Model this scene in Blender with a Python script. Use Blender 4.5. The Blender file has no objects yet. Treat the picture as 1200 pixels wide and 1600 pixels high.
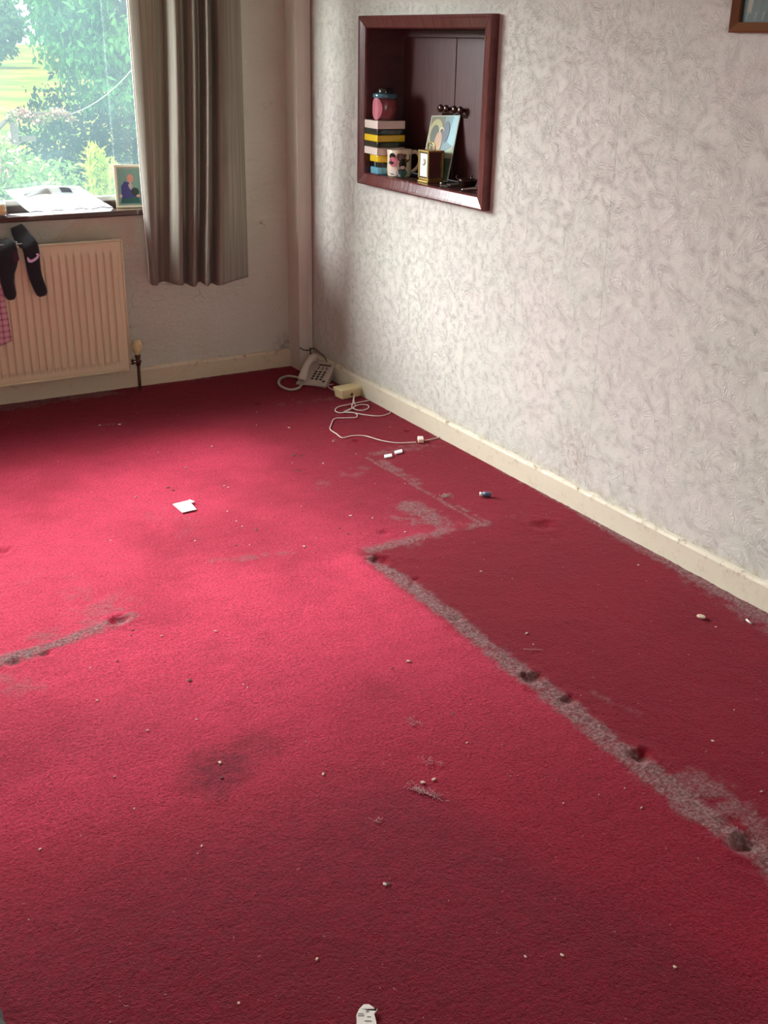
import bpy, bmesh, math, random
import numpy as np
from mathutils import Vector, Matrix

C = bpy.context.scene.collection
S = bpy.context.scene
random.seed(7)
rng = np.random.default_rng(11)

# ---------------------------------------------------------------- camera
cam_data = bpy.data.cameras.new('camera')
cam = bpy.data.objects.new('camera', cam_data)
C.objects.link(cam)
S.camera = cam
cam_data.sensor_fit = 'AUTO'
cam_data.sensor_width = 36.0
cam_data.lens = 1739.54 * 36.0 / 1600.0
cam_data.clip_start = 0.05
cam_data.clip_end = 400
_yaw, _pit, _rol = 0.538088604, 0.400062145, 0.0190438638
fwd = Vector((math.sin(_yaw)*math.cos(_pit), math.cos(_yaw)*math.cos(_pit), -math.sin(_pit)))
rgt = Vector((math.cos(_yaw), -math.sin(_yaw), 0))
upv = rgt.cross(fwd)
_c, _s = math.cos(_rol), math.sin(_rol)
r2 = _c*rgt + _s*upv
u2 = -_s*rgt + _c*upv
M = Matrix((r2, u2, -fwd)).transposed().to_4x4()
M.translation = Vector((-2.51268691, -5.05590166, 1.55))
cam.matrix_world = M

# ---------------------------------------------------------------- exposure, sky, lights
S.view_settings.view_transform = 'Standard'
S.view_settings.look = 'None'
S.view_settings.exposure = 0.0
S.view_settings.gamma = 1.0
S.view_settings.use_curve_mapping = False

W = bpy.data.worlds.new('sky'); S.world = W
W.use_nodes = True
wn = W.node_tree.nodes; wl = W.node_tree.links
for n in list(wn): wn.remove(n)
w_out = wn.new('ShaderNodeOutputWorld'); w_bg = wn.new('ShaderNodeBackground')
w_geo = wn.new('ShaderNodeTexCoord'); w_sep = wn.new('ShaderNodeSeparateXYZ'); w_ramp = wn.new('ShaderNodeValToRGB')
wl.new(w_geo.outputs['Generated'], w_sep.inputs[0]); wl.new(w_sep.outputs['Z'], w_ramp.inputs[0])
w_ramp.color_ramp.elements[0].position = 0.0; w_ramp.color_ramp.elements[0].color = (0.95, 0.98, 1.0, 1)
w_ramp.color_ramp.elements[1].position = 0.6; w_ramp.color_ramp.elements[1].color = (0.72, 0.86, 1.0, 1)
wl.new(w_ramp.outputs[0], w_bg.inputs[0]); w_bg.inputs[1].default_value = 1.3
wl.new(w_bg.outputs[0], w_out.inputs[0])

def sun(name, direction, strength, angle, color=(1, 1, 1)):
    l = bpy.data.lights.new(name, 'SUN'); l.energy = strength; l.angle = math.radians(angle); l.color = color
    o = bpy.data.objects.new(name, l); C.objects.link(o)
    o.rotation_euler = Vector(direction).to_track_quat('-Z', 'Y').to_euler()
    return o

def area(name, loc, direction, sx, sy, power, color=(1, 1, 1)):
    l = bpy.data.lights.new(name, 'AREA'); l.shape = 'RECTANGLE'; l.size = sx; l.size_y = sy
    l.energy = power; l.color = color
    o = bpy.data.objects.new(name, l); C.objects.link(o)
    o.location = loc; o.rotation_euler = Vector(direction).to_track_quat('-Z', 'Y').to_euler()
    return o

sun('sun', (0.35, 0.75, -0.8), 4.6, 1.0, (1.0, 0.96, 0.88))
# added lamp out of view, boosting the sky light through the far window
area('window_light_boost', (-3.6, 2.8, 3.1), (0.34, -1.0, -0.40), 7.6, 2.4, 2650, (1.0, 0.992, 0.975))
# fill lamp added in front of the back wall to lift the shadows
area('back_fill', (-2.3, -6.35, 1.5), (0.25, 1.0, -0.12), 2.0, 1.2, 30, (0.95, 0.98, 1.0))

# ---------------------------------------------------------------- node materials
class NM:
    """small node-tree builder"""
    def __init__(s, name):
        s.m = bpy.data.materials.new(name); s.m.use_nodes = True
        s.t = s.m.node_tree; s.n = s.t.nodes; s.l = s.t.links
        s.b = s.n['Principled BSDF']; s.out = s.n['Material Output']
        s.co = s.n.new('ShaderNodeTexCoord')
    def new(s, typ, **kw):
        n = s.n.new(typ)
        for k, v in kw.items(): setattr(n, k, v)
        return n
    def set(s, sock, v):
        if hasattr(v, 'is_linked') or isinstance(v, bpy.types.NodeSocket): s.l.new(v, sock)
        else: sock.default_value = v
    def mapping(s, vec, scale=(1, 1, 1), rot=(0, 0, 0), loc=(0, 0, 0)):
        n = s.new('ShaderNodeMapping'); s.l.new(vec, n.inputs[0])
        n.inputs['Scale'].default_value = scale; n.inputs['Rotation'].default_value = rot; n.inputs['Location'].default_value = loc
        return n.outputs[0]
    def noise(s, vec, scale, detail=3, rough=0.55, dist=0.0, color=False):
        n = s.new('ShaderNodeTexNoise'); s.l.new(vec, n.inputs['Vector'])
        n.inputs['Scale'].default_value = scale; n.inputs['Detail'].default_value = detail
        n.inputs['Roughness'].default_value = rough; n.inputs['Distortion'].default_value = dist
        return n.outputs['Color' if color else 'Fac']
    def math(s, op, a, b=None, c=None, clamp=False):
        n = s.new('ShaderNodeMath', operation=op); n.use_clamp = clamp
        s.set(n.inputs[0], a)
        if b is not None: s.set(n.inputs[1], b)
        if c is not None: s.set(n.inputs[2], c)
        return n.outputs[0]
    def vmath(s, op, a, b=None, scale=None):
        n = s.new('ShaderNodeVectorMath', operation=op); s.set(n.inputs[0], a)
        if b is not None: s.set(n.inputs[1], b)
        if scale is not None: s.set(n.inputs['Scale'], scale)
        return n.outputs[0]
    def smooth(s, v, a, b, lo=0.0, hi=1.0):
        n = s.new('ShaderNodeMapRange'); n.interpolation_type = 'SMOOTHSTEP'
        s.set(n.inputs[0], v); n.inputs[1].default_value = a; n.inputs[2].default_value = b
        n.inputs[3].default_value = lo; n.inputs[4].default_value = hi
        return n.outputs[0]
    def mix(s, f, a, b, mode='MIX'):
        n = s.new('ShaderNodeMix', data_type='RGBA', blend_type=mode)
        s.set(n.inputs[0], f)
        for sock, v in ((n.inputs[6], a), (n.inputs[7], b)):
            if isinstance(v, tuple): sock.default_value = (*v[:3], 1)
            else: s.l.new(v, sock)
        return n.outputs[2]
    def bump(s, h, dist, strength=1.0, normal=None):
        n = s.new('ShaderNodeBump'); n.inputs['Distance'].default_value = dist; n.inputs['Strength'].default_value = strength
        s.l.new(h, n.inputs['Height'])
        if normal is not None: s.l.new(normal, n.inputs['Normal'])
        return n.outputs[0]
    def attr(s, name):
        n = s.new('ShaderNodeAttribute'); n.attribute_name = name
        return n.outputs['Fac']
    def col(s, c):
        if isinstance(c, tuple): s.b.inputs['Base Color'].default_value = (*c[:3], 1)
        else: s.l.new(c, s.b.inputs['Base Color'])

def lin(r, g, b):
    f = lambda v: (v/255/12.92) if v/255 <= 0.04045 else ((v/255+0.055)/1.055)**2.4
    return (f(r), f(g), f(b))

def simple(name, c, rough=0.5, metal=0.0, var=0.12, scale=30.0, bump=0.0, bscale=80.0, sheen=0.0, coat=0.0, trans=0.0):
    """plain material with a slight procedural mottling and optional bump"""
    m = NM(name)
    nz = m.noise(m.co.outputs['Object'], scale, 4)
    dark = tuple(v*(1-var) for v in c); lite = tuple(min(1, v*(1+var)) for v in c)
    m.col(m.mix(nz, dark, lite))
    m.b.inputs['Roughness'].default_value = rough
    m.b.inputs['Metallic'].default_value = metal
    if sheen: m.b.inputs['Sheen Weight'].default_value = sheen
    if coat: m.b.inputs['Coat Weight'].default_value = coat
    if trans: m.b.inputs['Transmission Weight'].default_value = trans
    if bump:
        m.l.new(m.bump(m.noise(m.co.outputs['Object'], bscale, 3), bump), m.b.inputs['Normal'])
    return m.m

def wallpaper_material(name, base, alt, axis_scale, dirty):
    """blown wallpaper: short raised wrinkles running in patches of different directions"""
    m = NM(name); P = m.co.outputs['Object']
    # flatten onto the wall plane
    P2 = m.mapping(P, scale=axis_scale[0], rot=axis_scale[1])
    warp = m.noise(P2, 9.0, 2, color=True)
    warp = m.vmath('SCALE', m.vmath('SUBTRACT', warp, (0.5, 0.5, 0.5)), scale=0.10)
    Pw = m.vmath('ADD', P2, warp)
    hs = []
    for k, (vs, a, b, off) in enumerate(((19.0, 62.0, 230.0, 0.0), (30.0, 90.0, 300.0, 3.7))):
        Po = m.vmath('ADD', Pw, (off, off*0.7, 0))
        v = m.new('ShaderNodeTexVoronoi'); v.voronoi_dimensions = '2D'; v.inputs['Scale'].default_value = vs
        v.inputs['Randomness'].default_value = 1.0
        m.l.new(Po, v.inputs['Vector'])
        loc = m.vmath('SUBTRACT', Po, v.outputs['Position'])
        sp = m.new('ShaderNodeSeparateColor'); m.l.new(v.outputs['Color'], sp.inputs[0])
        ang = m.math('MULTIPLY', sp.outputs[0], 6.283)
        rt = m.new('ShaderNodeVectorRotate'); rt.rotation_type = 'Z_AXIS'
        m.l.new(loc, rt.inputs['Vector']); m.l.new(ang, rt.inputs['Angle'])
        sc = m.vmath('MULTIPLY', rt.outputs[0], (a, b, 1.0))
        sc = m.vmath('ADD', sc, m.vmath('SCALE', v.outputs['Color'], scale=40.0))
        nz = m.noise(sc, 1.0, 1, 0.4, 0.6)
        ridge = m.math('SUBTRACT', 1.0, m.math('MULTIPLY', m.math('ABSOLUTE', m.math('SUBTRACT', nz, 0.5)), 8.0), clamp=True)
        edge = m.smooth(v.outputs['Distance'], 0.0, 0.75, 1.0, 0.2)
        hs.append(m.math('MULTIPLY', ridge, edge))
    h = m.math('MAXIMUM', hs[0], m.math('MULTIPLY', hs[1], 0.8))
    h = m.math('ADD', h, m.math('MULTIPLY', m.noise(P2, 120.0, 2), 0.15))
    m.l.new(m.bump(h, axis_scale[2], 1.0), m.b.inputs['Normal'])
    tone = m.noise(P, 2.2, 3)
    c = m.mix(m.smooth(tone, 0.35, 0.68), base, alt)
    c = m.mix(m.math('MULTIPLY', h, 0.35), c, (0.78, 0.77, 0.75))
    stain = m.smooth(m.noise(P, 5.0, 5, 0.7), 0.60, 0.80)
    c = m.mix(m.math('MULTIPLY', stain, dirty), c, lin(150, 125, 100))
    if name == 'wallpaper_right':
        sx = m.new('ShaderNodeSeparateXYZ'); m.l.new(P, sx.inputs[0])
        # brown scuff above the skirting and two faint butt seams
        d = m.vmath('SUBTRACT', P, (0.0, -2.16, 0.20)); d = m.vmath('MULTIPLY', d, (0.0, 1.0, 0.85))
        ln = m.new('ShaderNodeVectorMath', operation='LENGTH'); m.l.new(d, ln.inputs[0])
        blot = m.math('MULTIPLY', m.smooth(ln.outputs['Value'], 0.0, 0.14, 1.0, 0.0), m.smooth(m.noise(P, 45.0, 4, 0.7), 0.42, 0.7))
        c = m.mix(m.math('MULTIPLY', blot, 0.75), c, lin(140, 112, 92))
        for sy in (-0.52, -2.235, -3.3):
            w = m.math('ABSOLUTE', m.math('SUBTRACT', m.math('ADD', sx.outputs['Y'], m.math('MULTIPLY', m.noise(P, 3.0, 1), 0.01)), sy))
            line = m.smooth(w, 0.0, 0.0035, 0.35, 0.0)
            c = m.mix(line, c, lin(150, 145, 135))
        # grime creeping up from the skirting
        g = m.math('MULTIPLY', m.smooth(sx.outputs['Z'], 0.08, 0.13, 1.0, 0.0), m.smooth(m.noise(P, 22.0, 4, 0.7), 0.4, 0.65))
        c = m.mix(m.math('MULTIPLY', g, 0.6), c, lin(165, 145, 105))
    m.col(c)
    m.b.inputs['Roughness'].default_value = 0.62
    return m.m

# right wall lies in the y/z plane -> rotate onto x/y for the 2D cells
M_WALL_R = wallpaper_material('wallpaper_right', lin(207, 203, 194), lin(203, 204, 191), ((1, 1, 1), (0, math.radians(90), 0), 0.0018), 0.12)

def plain_wall(name):
    m = NM(name); P = m.co.outputs['Object']
    c = m.mix(m.smooth(m.noise(P, 2.5, 4), 0.35, 0.7), lin(204, 199, 186), lin(196, 191, 174))
    crack = m.new('ShaderNodeTexVoronoi'); crack.feature = 'DISTANCE_TO_EDGE'; crack.inputs['Scale'].default_value = 4.3
    wv = m.vmath('ADD', P, m.vmath('SCALE', m.noise(P, 7.0, 4, 0.7, color=True), scale=0.22)); m.l.new(wv, crack.inputs['Vector'])
    cm = m.math('MULTIPLY', m.smooth(crack.outputs['Distance'], 0.0, 0.012, 1.0, 0.0), m.smooth(m.noise(P, 6.0, 2), 0.57, 0.68))
    c = m.mix(m.math('MULTIPLY', cm, 0.55), c, lin(120, 98, 82))
    sx = m.new('ShaderNodeSeparateXYZ'); m.l.new(P, sx.inputs[0])
    # grime in the corner above the skirting
    d = m.vmath('SUBTRACT', P, (-0.08, 0.0, 0.10)); ln = m.new('ShaderNodeVectorMath', operation='LENGTH'); m.l.new(d, ln.inputs[0])
    g = m.math('MULTIPLY', m.smooth(ln.outputs['Value'], 0.0, 0.12, 1.0, 0.0), m.smooth(m.noise(P, 30.0, 4), 0.3, 0.6))
    c = m.mix(m.math('MULTIPLY', g, 0.7), c, lin(112, 92, 76))
    spots = m.smooth(m.noise(P, 38.0, 3, 0.6), 0.70, 0.76)
    c = m.mix(m.math('MULTIPLY', spots, 0.5), c, lin(130, 106, 88))
    m.col(c); m.b.inputs['Roughness'].default_value = 0.7
    h = m.math('ADD', m.noise(m.mapping(P, scale=(1, 1, 2.4)), 26.0, 4, 0.6, 0.8), m.math('MULTIPLY', cm, -0.5))
    m.l.new(m.bump(h, 0.006), m.b.inputs['Normal'])
    return m.m
M_WALL_F = plain_wall('wall_paint')
M_WALL_O = simple('wall_paint_plain', lin(205, 196, 182), 0.7, bump=0.002, bscale=40)
M_CEIL = simple('ceiling_paint', lin(225, 220, 212), 0.8, var=0.04)

def carpet_material():
    m = NM('carpet'); P = m.co.outputs['Object']
    fine = m.noise(P, 330.0, 2, 0.6); tuft = m.noise(P, 120.0, 3, 0.65); mid = m.noise(P, 14.0, 4, 0.6); big = m.noise(P, 3.0, 3)
    red = m.mix(m.smooth(big, 0.3, 0.7), lin(116, 3, 22), lin(127, 6, 28))
    fade_light = m.math('MULTIPLY', m.attr('fade_light'), m.smooth(mid, 0.1, 0.75, 0.7, 1.0), clamp=True)
    red = m.mix(fade_light, red, lin(234, 70, 102))  # pink tint carries both real fading and painted window light
    red = m.mix(m.smooth(m.math('ADD', m.math('MULTIPLY', tuft, 0.5), m.math('MULTIPLY', fine, 0.5)), 0.36, 0.62, 0.62, 0.0), red, lin(70, 2, 13))
    soil_shade = m.math('MULTIPLY', m.attr('soil_shade'), m.smooth(m.noise(P, 32.0, 4, 0.7), 0.25, 0.7, 0.45, 1.0), clamp=True)
    red = m.mix(soil_shade, red, lin(70, 22, 26))  # dark tint for soiled blots and the painted near shadow
    lintn = m.math('MULTIPLY', m.smooth(m.noise(P, 75.0, 4, 0.72), 0.60, 0.74), m.smooth(m.noise(P, 6.5, 3), 0.42, 0.66))
    red = m.mix(m.math('MULTIPLY', lintn, 0.35), red, lin(205, 120, 128))
    d = m.attr('dust')
    dn = m.math('MULTIPLY', d, m.smooth(m.noise(P, 48.0, 5, 0.75), 0.28, 0.62, 0.35, 1.1), clamp=True)
    dust_col = m.mix(m.smooth(m.noise(P, 110.0, 3, 0.7), 0.4, 0.62), lin(98, 76, 74), lin(150, 126, 122))
    red = m.mix(dn, red, dust_col)
    m.col(red)
    m.b.inputs['Roughness'].default_value = 0.95
    m.b.inputs['Specular IOR Level'].default_value = 0.12
    m.b.inputs['Sheen Weight'].default_value = 0.22
    m.b.inputs['Sheen Roughness'].default_value = 0.45
    m.b.inputs['Sheen Tint'].default_value = (1.0, 0.32, 0.42, 1)
    h = m.math('ADD', m.math('MULTIPLY', tuft, 0.8), m.math('MULTIPLY', fine, 0.45))
    h = m.math('ADD', h, m.math('MULTIPLY', m.noise(P, 40.0, 3), 0.6))
    h = m.math('ADD', h, m.math('MULTIPLY', m.math('MULTIPLY', dn, m.noise(P, 60.0, 4, 0.8)), 0.7))
    m.l.new(m.bump(h, 0.006, 0.9), m.b.inputs['Normal'])
    return m.m
M_CARPET = carpet_material()

def cream_paint(name, base, dirt, amount):
    m = NM(name); P = m.co.outputs['Object']
    d = m.smooth(m.noise(P, 26.0, 5, 0.72), 0.52, 0.74)
    sx = m.new('ShaderNodeSeparateXYZ'); m.l.new(P, sx.inputs[0])
    top = m.smooth(sx.outputs['Z'], 0.055, 0.090, 0.25, 1.3)
    d2 = m.math('MULTIPLY', m.math('MULTIPLY', d, top), amount, clamp=True)
    c = m.mix(d2, base, dirt)
    m.col(c); m.b.inputs['Roughness'].default_value = 0.38
    m.l.new(m.bump(m.math('ADD', m.noise(P, 18.0, 3), d2), 0.002), m.b.inputs['Normal'])
    return m.m
M_SKIRT_R = cream_paint('skirting_paint', lin(214, 206, 184), lin(140, 116, 80), 0.9)
M_SKIRT_F = cream_paint('skirting_paint_dirty', lin(214, 196, 168), lin(120, 96, 70), 0.8)
M_BOXING = simple('boxing_paint', lin(208, 198, 186), 0.5, var=0.07, scale=6)
M_RAD = simple('radiator_enamel', lin(222, 207, 174), 0.35, var=0.03, scale=5)

def mahogany(name, c1, c2, rough=0.35):
    m = NM(name); P = m.co.outputs['Object']
    g = m.noise(m.mapping(P, scale=(1, 30, 1.6)), 3.0, 4, 0.6, 1.5)
    m.col(m.mix(m.smooth(g, 0.3, 0.7), c1, c2)); m.b.inputs['Roughness'].default_value = rough
    m.l.new(m.bump(g, 0.0008), m.b.inputs['Normal'])
    return m.m
M_MAHOG = mahogany('mahogany_frame', lin(82, 36, 36), lin(104, 54, 52), 0.22)
M_MAHOG_D = mahogany('mahogany_door', lin(72, 40, 42), lin(92, 54, 54), 0.42)
M_DARKWOOD = simple('dark_wood', lin(60, 42, 36), 0.35, scale=12)
M_SILL = simple('sill_gloss', lin(84, 60, 52), 0.16, scale=10, coat=0.6)
M_BRASS = simple('brass', lin(196, 168, 104), 0.3, 1.0)
M_BRONZE = simple('bronze_knob', lin(66, 42, 32), 0.18, 0.7, coat=0.5)
M_COPPER = simple('tarnished_copper', lin(92, 58, 40), 0.5, 0.4)
M_SILVER = simple('silver_metal', lin(190, 190, 185), 0.2, 1.0)
M_BLACK = simple('black_gloss', lin(28, 28, 28), 0.2)
M_WHITE = simple('white_matt', lin(235, 235, 230), 0.5, var=0.03)
def bag_material():
    m = NM('white_plastic_bag'); m.col(m.mix(m.noise(m.co.outputs['Object'], 10.0, 3), (.82, .85, .83), (.92, .93, .92))); m.b.inputs['Roughness'].default_value = .3
    tl = m.new('ShaderNodeBsdfTranslucent'); tl.inputs[0].default_value = (.9, .93, .93, 1); mx = m.new('ShaderNodeMixShader'); mx.inputs[0].default_value = .5
    m.l.new(m.b.outputs[0], mx.inputs[1]); m.l.new(tl.outputs[0], mx.inputs[2]); m.l.new(mx.outputs[0], m.out.inputs[0]); return m.m
M_PLASTICBAG = bag_material()
M_CREAMPLASTIC = simple('aged_cream_plastic', lin(224, 206, 158), 0.4, var=0.06)
M_PHONE = simple('phone_grey_plastic', lin(186, 172, 162), 0.38, var=0.04)
M_KEY = simple('phone_key_dark', lin(60, 50, 48), 0.5)
M_CABLE = simple('white_cable', lin(226, 214, 204), 0.45, var=0.05)

# ---------------------------------------------------------------- mesh builder
class MB:
    def __init__(s): s.v = []; s.f = []; s.mi = []; s.mats = []; s.sm = []
    def mat(s, m):
        if m not in s.mats: s.mats.append(m)
        return s.mats.index(m)
    def add(s, vs, fs, m, smooth=False, T=None):
        b = len(s.v); k = s.mat(m)
        for v in vs:
            v = Vector(v)
            s.v.append(tuple(T @ v) if T else tuple(v))
        for f in fs: s.f.append(tuple(b+i for i in f)); s.mi.append(k); s.sm.append(smooth)
        return s
    def box(s, lo, hi, m, T=None):
        x0, y0, z0 = lo; x1, y1, z1 = hi
        vs = [(x0,y0,z0),(x1,y0,z0),(x1,y1,z0),(x0,y1,z0),(x0,y0,z1),(x1,y0,z1),(x1,y1,z1),(x0,y1,z1)]
        return s.add(vs, [(0,3,2,1),(4,5,6,7),(0,1,5,4),(1,2,6,5),(2,3,7,6),(3,0,4,7)], m, False, T)
    def hexa(s, vs, m, T=None):
        return s.add(vs, [(0,3,2,1),(4,5,6,7),(0,1,5,4),(1,2,6,5),(2,3,7,6),(3,0,4,7)], m, False, T)
    def prism(s, pts, z0, z1, m, T=None, smooth=False):
        n = len(pts)
        vs = [(x, y, z0) for x, y in pts] + [(x, y, z1) for x, y in pts]
        s.add(vs, [tuple(range(n-1, -1, -1)), tuple(range(n, 2*n))], m, False, T)
        b = len(s.v)-2*n; k = s.mat(m)
        for i in range(n):
            j = (i+1) % n; s.f.append((b+i, b+j, b+n+j, b+n+i)); s.mi.append(k); s.sm.append(smooth)
        return s
    def lathe(s, prof, m, seg=32, T=None, smooth=True):
        vs = []; fs = []
        for r, z in prof:
            for k in range(seg):
                a = 2*math.pi*k/seg; vs.append((r*math.cos(a), r*math.sin(a), z))
        for i in range(len(prof)-1):
            for k in range(seg):
                j = (k+1) % seg; fs.append((i*seg+k, i*seg+j, (i+1)*seg+j, (i+1)*seg+k))
        fs.append(tuple(range(seg-1, -1, -1))); fs.append(tuple((len(prof)-1)*seg+k for k in range(seg)))
        return s.add(vs, fs, m, smooth, T)
    def tube(s, pts, r, m, seg=8, T=None, sub=0, squash=1.0):
        P = [Vector(p) for p in pts]
        rs = r if isinstance(r, (list, tuple)) else [r]*len(P)
        if sub:
            Q = []; R = []
            for i in range(len(P)-1):
                p0 = P[max(0, i-1)]; p1 = P[i]; p2 = P[i+1]; p3 = P[min(len(P)-1, i+2)]
                for k in range(sub):
                    t = k/sub
                    Q.append(0.5*((2*p1)+(p2-p0)*t+(2*p0-5*p1+4*p2-p3)*t*t+(3*p1-p0-3*p2+p3)*t**3)); R.append(rs[i]*(1-t)+rs[i+1]*t)
            Q.append(P[-1]); R.append(rs[-1]); P = Q; rs = R
        vs = []; fs = []; up = None
        for i, p in enumerate(P):
            t = (P[min(i+1, len(P)-1)]-P[max(i-1, 0)]).normalized()
            if up is None: up = Vector((0, 0, 1)) if abs(t.z) < 0.9 else Vector((1, 0, 0))
            a = t.cross(up)
            if a.length < 1e-5: a = t.orthogonal()
            a.normalize(); b = a.cross(t).normalized(); up = b
            for k in range(seg):
                th = 2*math.pi*k/seg
                vs.append(p + rs[i]*(math.cos(th)*a + squash*math.sin(th)*b))
        for i in range(len(P)-1):
            for k in range(seg):
                j = (k+1) % seg; fs.append((i*seg+k, i*seg+j, (i+1)*seg+j, (i+1)*seg+k))
        fs.append(tuple(range(seg-1, -1, -1))); fs.append(tuple((len(P)-1)*seg+k for k in range(seg)))
        return s.add(vs, fs, m, True, T)
    def grid(s, fn, nu, nv, m, T=None, smooth=True):
        vs = [fn(i/nu, j/nv) for j in range(nv+1) for i in range(nu+1)]
        fs = [(j*(nu+1)+i, j*(nu+1)+i+1, (j+1)*(nu+1)+i+1, (j+1)*(nu+1)+i) for j in range(nv) for i in range(nu)]
        return s.add(vs, fs, m, smooth, T)
    def build(s, name, parent=None, loc=(0,0,0), rot=(0,0,0), bevel=0.0, seg=2, solid=0.0, subsurf=0, fix=True):
        me = bpy.data.meshes.new(name); me.from_pydata(s.v, [], s.f)
        for m in s.mats: me.materials.append(m)
        me.polygons.foreach_set('material_index', s.mi); me.polygons.foreach_set('use_smooth', s.sm)
        if fix:
            bm = bmesh.new(); bm.from_mesh(me); bmesh.ops.recalc_face_normals(bm, faces=bm.faces); bm.to_mesh(me); bm.free()
        me.update()
        o = bpy.data.objects.new(name, me); C.objects.link(o); o.location = loc; o.rotation_euler = rot
        if parent: o.parent = parent
        if solid: d = o.modifiers.new('solid', 'SOLIDIFY'); d.thickness = solid; d.offset = 0
        if subsurf: d = o.modifiers.new('sub', 'SUBSURF'); d.levels = subsurf; d.render_levels = subsurf
        if bevel:
            d = o.modifiers.new('bevel', 'BEVEL'); d.width = bevel; d.segments = seg; d.limit_method = 'ANGLE'; d.angle_limit = math.radians(40)
            d.harden_normals = False
        return o

def tag(o, label, cat, group=None, kind=None):
    o['label'] = label; o['category'] = cat
    if group: o['group'] = group
    if kind: o['kind'] = kind
    return o
def thing(name, label, cat, loc=(0,0,0), rot=(0,0,0), group=None):
    o = bpy.data.objects.new(name, None); C.objects.link(o); o.location = loc; o.rotation_euler = rot
    o.empty_display_size = 0.05
    return tag(o, label, cat, group)
def struct(o, label=None, cat=None):
    o['kind'] = 'structure'
    if label: o['label'] = label
    if cat: o['category'] = cat
    return o
def Rz(a): return Matrix.Rotation(a, 4, 'Z')
def TR(loc, rx=0, ry=0, rz=0):
    return Matrix.Translation(loc) @ Matrix.Rotation(rz, 4, 'Z') @ Matrix.Rotation(ry, 4, 'Y') @ Matrix.Rotation(rx, 4, 'X')

# ---------------------------------------------------------------- value noise for numpy
def vnoise(x, y, s, seed=0):
    r = np.random.default_rng(seed); tab = r.random((256, 256))
    X = x*s; Y = y*s; xi = np.floor(X).astype(int); yi = np.floor(Y).astype(int); fx = X-xi; fy = Y-yi
    fx = fx*fx*(3-2*fx); fy = fy*fy*(3-2*fy)
    g = lambda a, b: tab[a % 256, b % 256]
    return (g(xi, yi)*(1-fx)+g(xi+1, yi)*fx)*(1-fy)+(g(xi, yi+1)*(1-fx)+g(xi+1, yi+1)*fx)*fy
def fbm(x, y, s, seed=0, o=4):
    v = 0; a = 0.5
    for k in range(o): v = v+a*vnoise(x, y, s*2**k, seed+k); a *= 0.5
    return v/(1-0.5**o)

XL, YB, ZC = -4.3, -6.5, 2.42

# ---------------------------------------------------------------- carpeted floor
def seg_dist(x, y, a, b):
    ax, ay = a; bx, by = b; dx, dy = bx-ax, by-ay; L = dx*dx+dy*dy
    t = np.clip(((x-ax)*dx+(y-ay)*dy)/L, 0, 1)
    return np.hypot(x-(ax+t*dx), y-(ay+t*dy)), t
def sstep(v, a, b):
    t = np.clip((v-a)/(b-a), 0, 1); return t*t*(3-2*t)

DENTS = [((-0.854, -2.249), .034, .018), ((-0.819, -2.422), .018, .008), ((-0.851, -2.700), .028, .010), ((-0.863, -3.070), .032, .020),
         ((-0.844, -3.201), .028, .014), ((-0.850, -3.482), .034, .018), ((-0.868, -3.822), .036, .026), ((-1.717, -2.242), .030, .018),
         ((-0.201, -2.276), .045, .016), ((-1.893, -1.608), .030, .014), ((-0.358, -0.734), .016, .010), ((-0.094, -1.184), .020, .012), ((-0.353, -1.190), .018, .012),
         ((-0.713, -1.402), .020, .008), ((-0.725, -2.064), .030, .009), ((-0.502, -0.530), .016, .010), ((-0.853, -3.764), .03, .008), ((-1.950, -2.330), .022, .01), ((-2.033, -2.334), .026, .012)]

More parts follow.
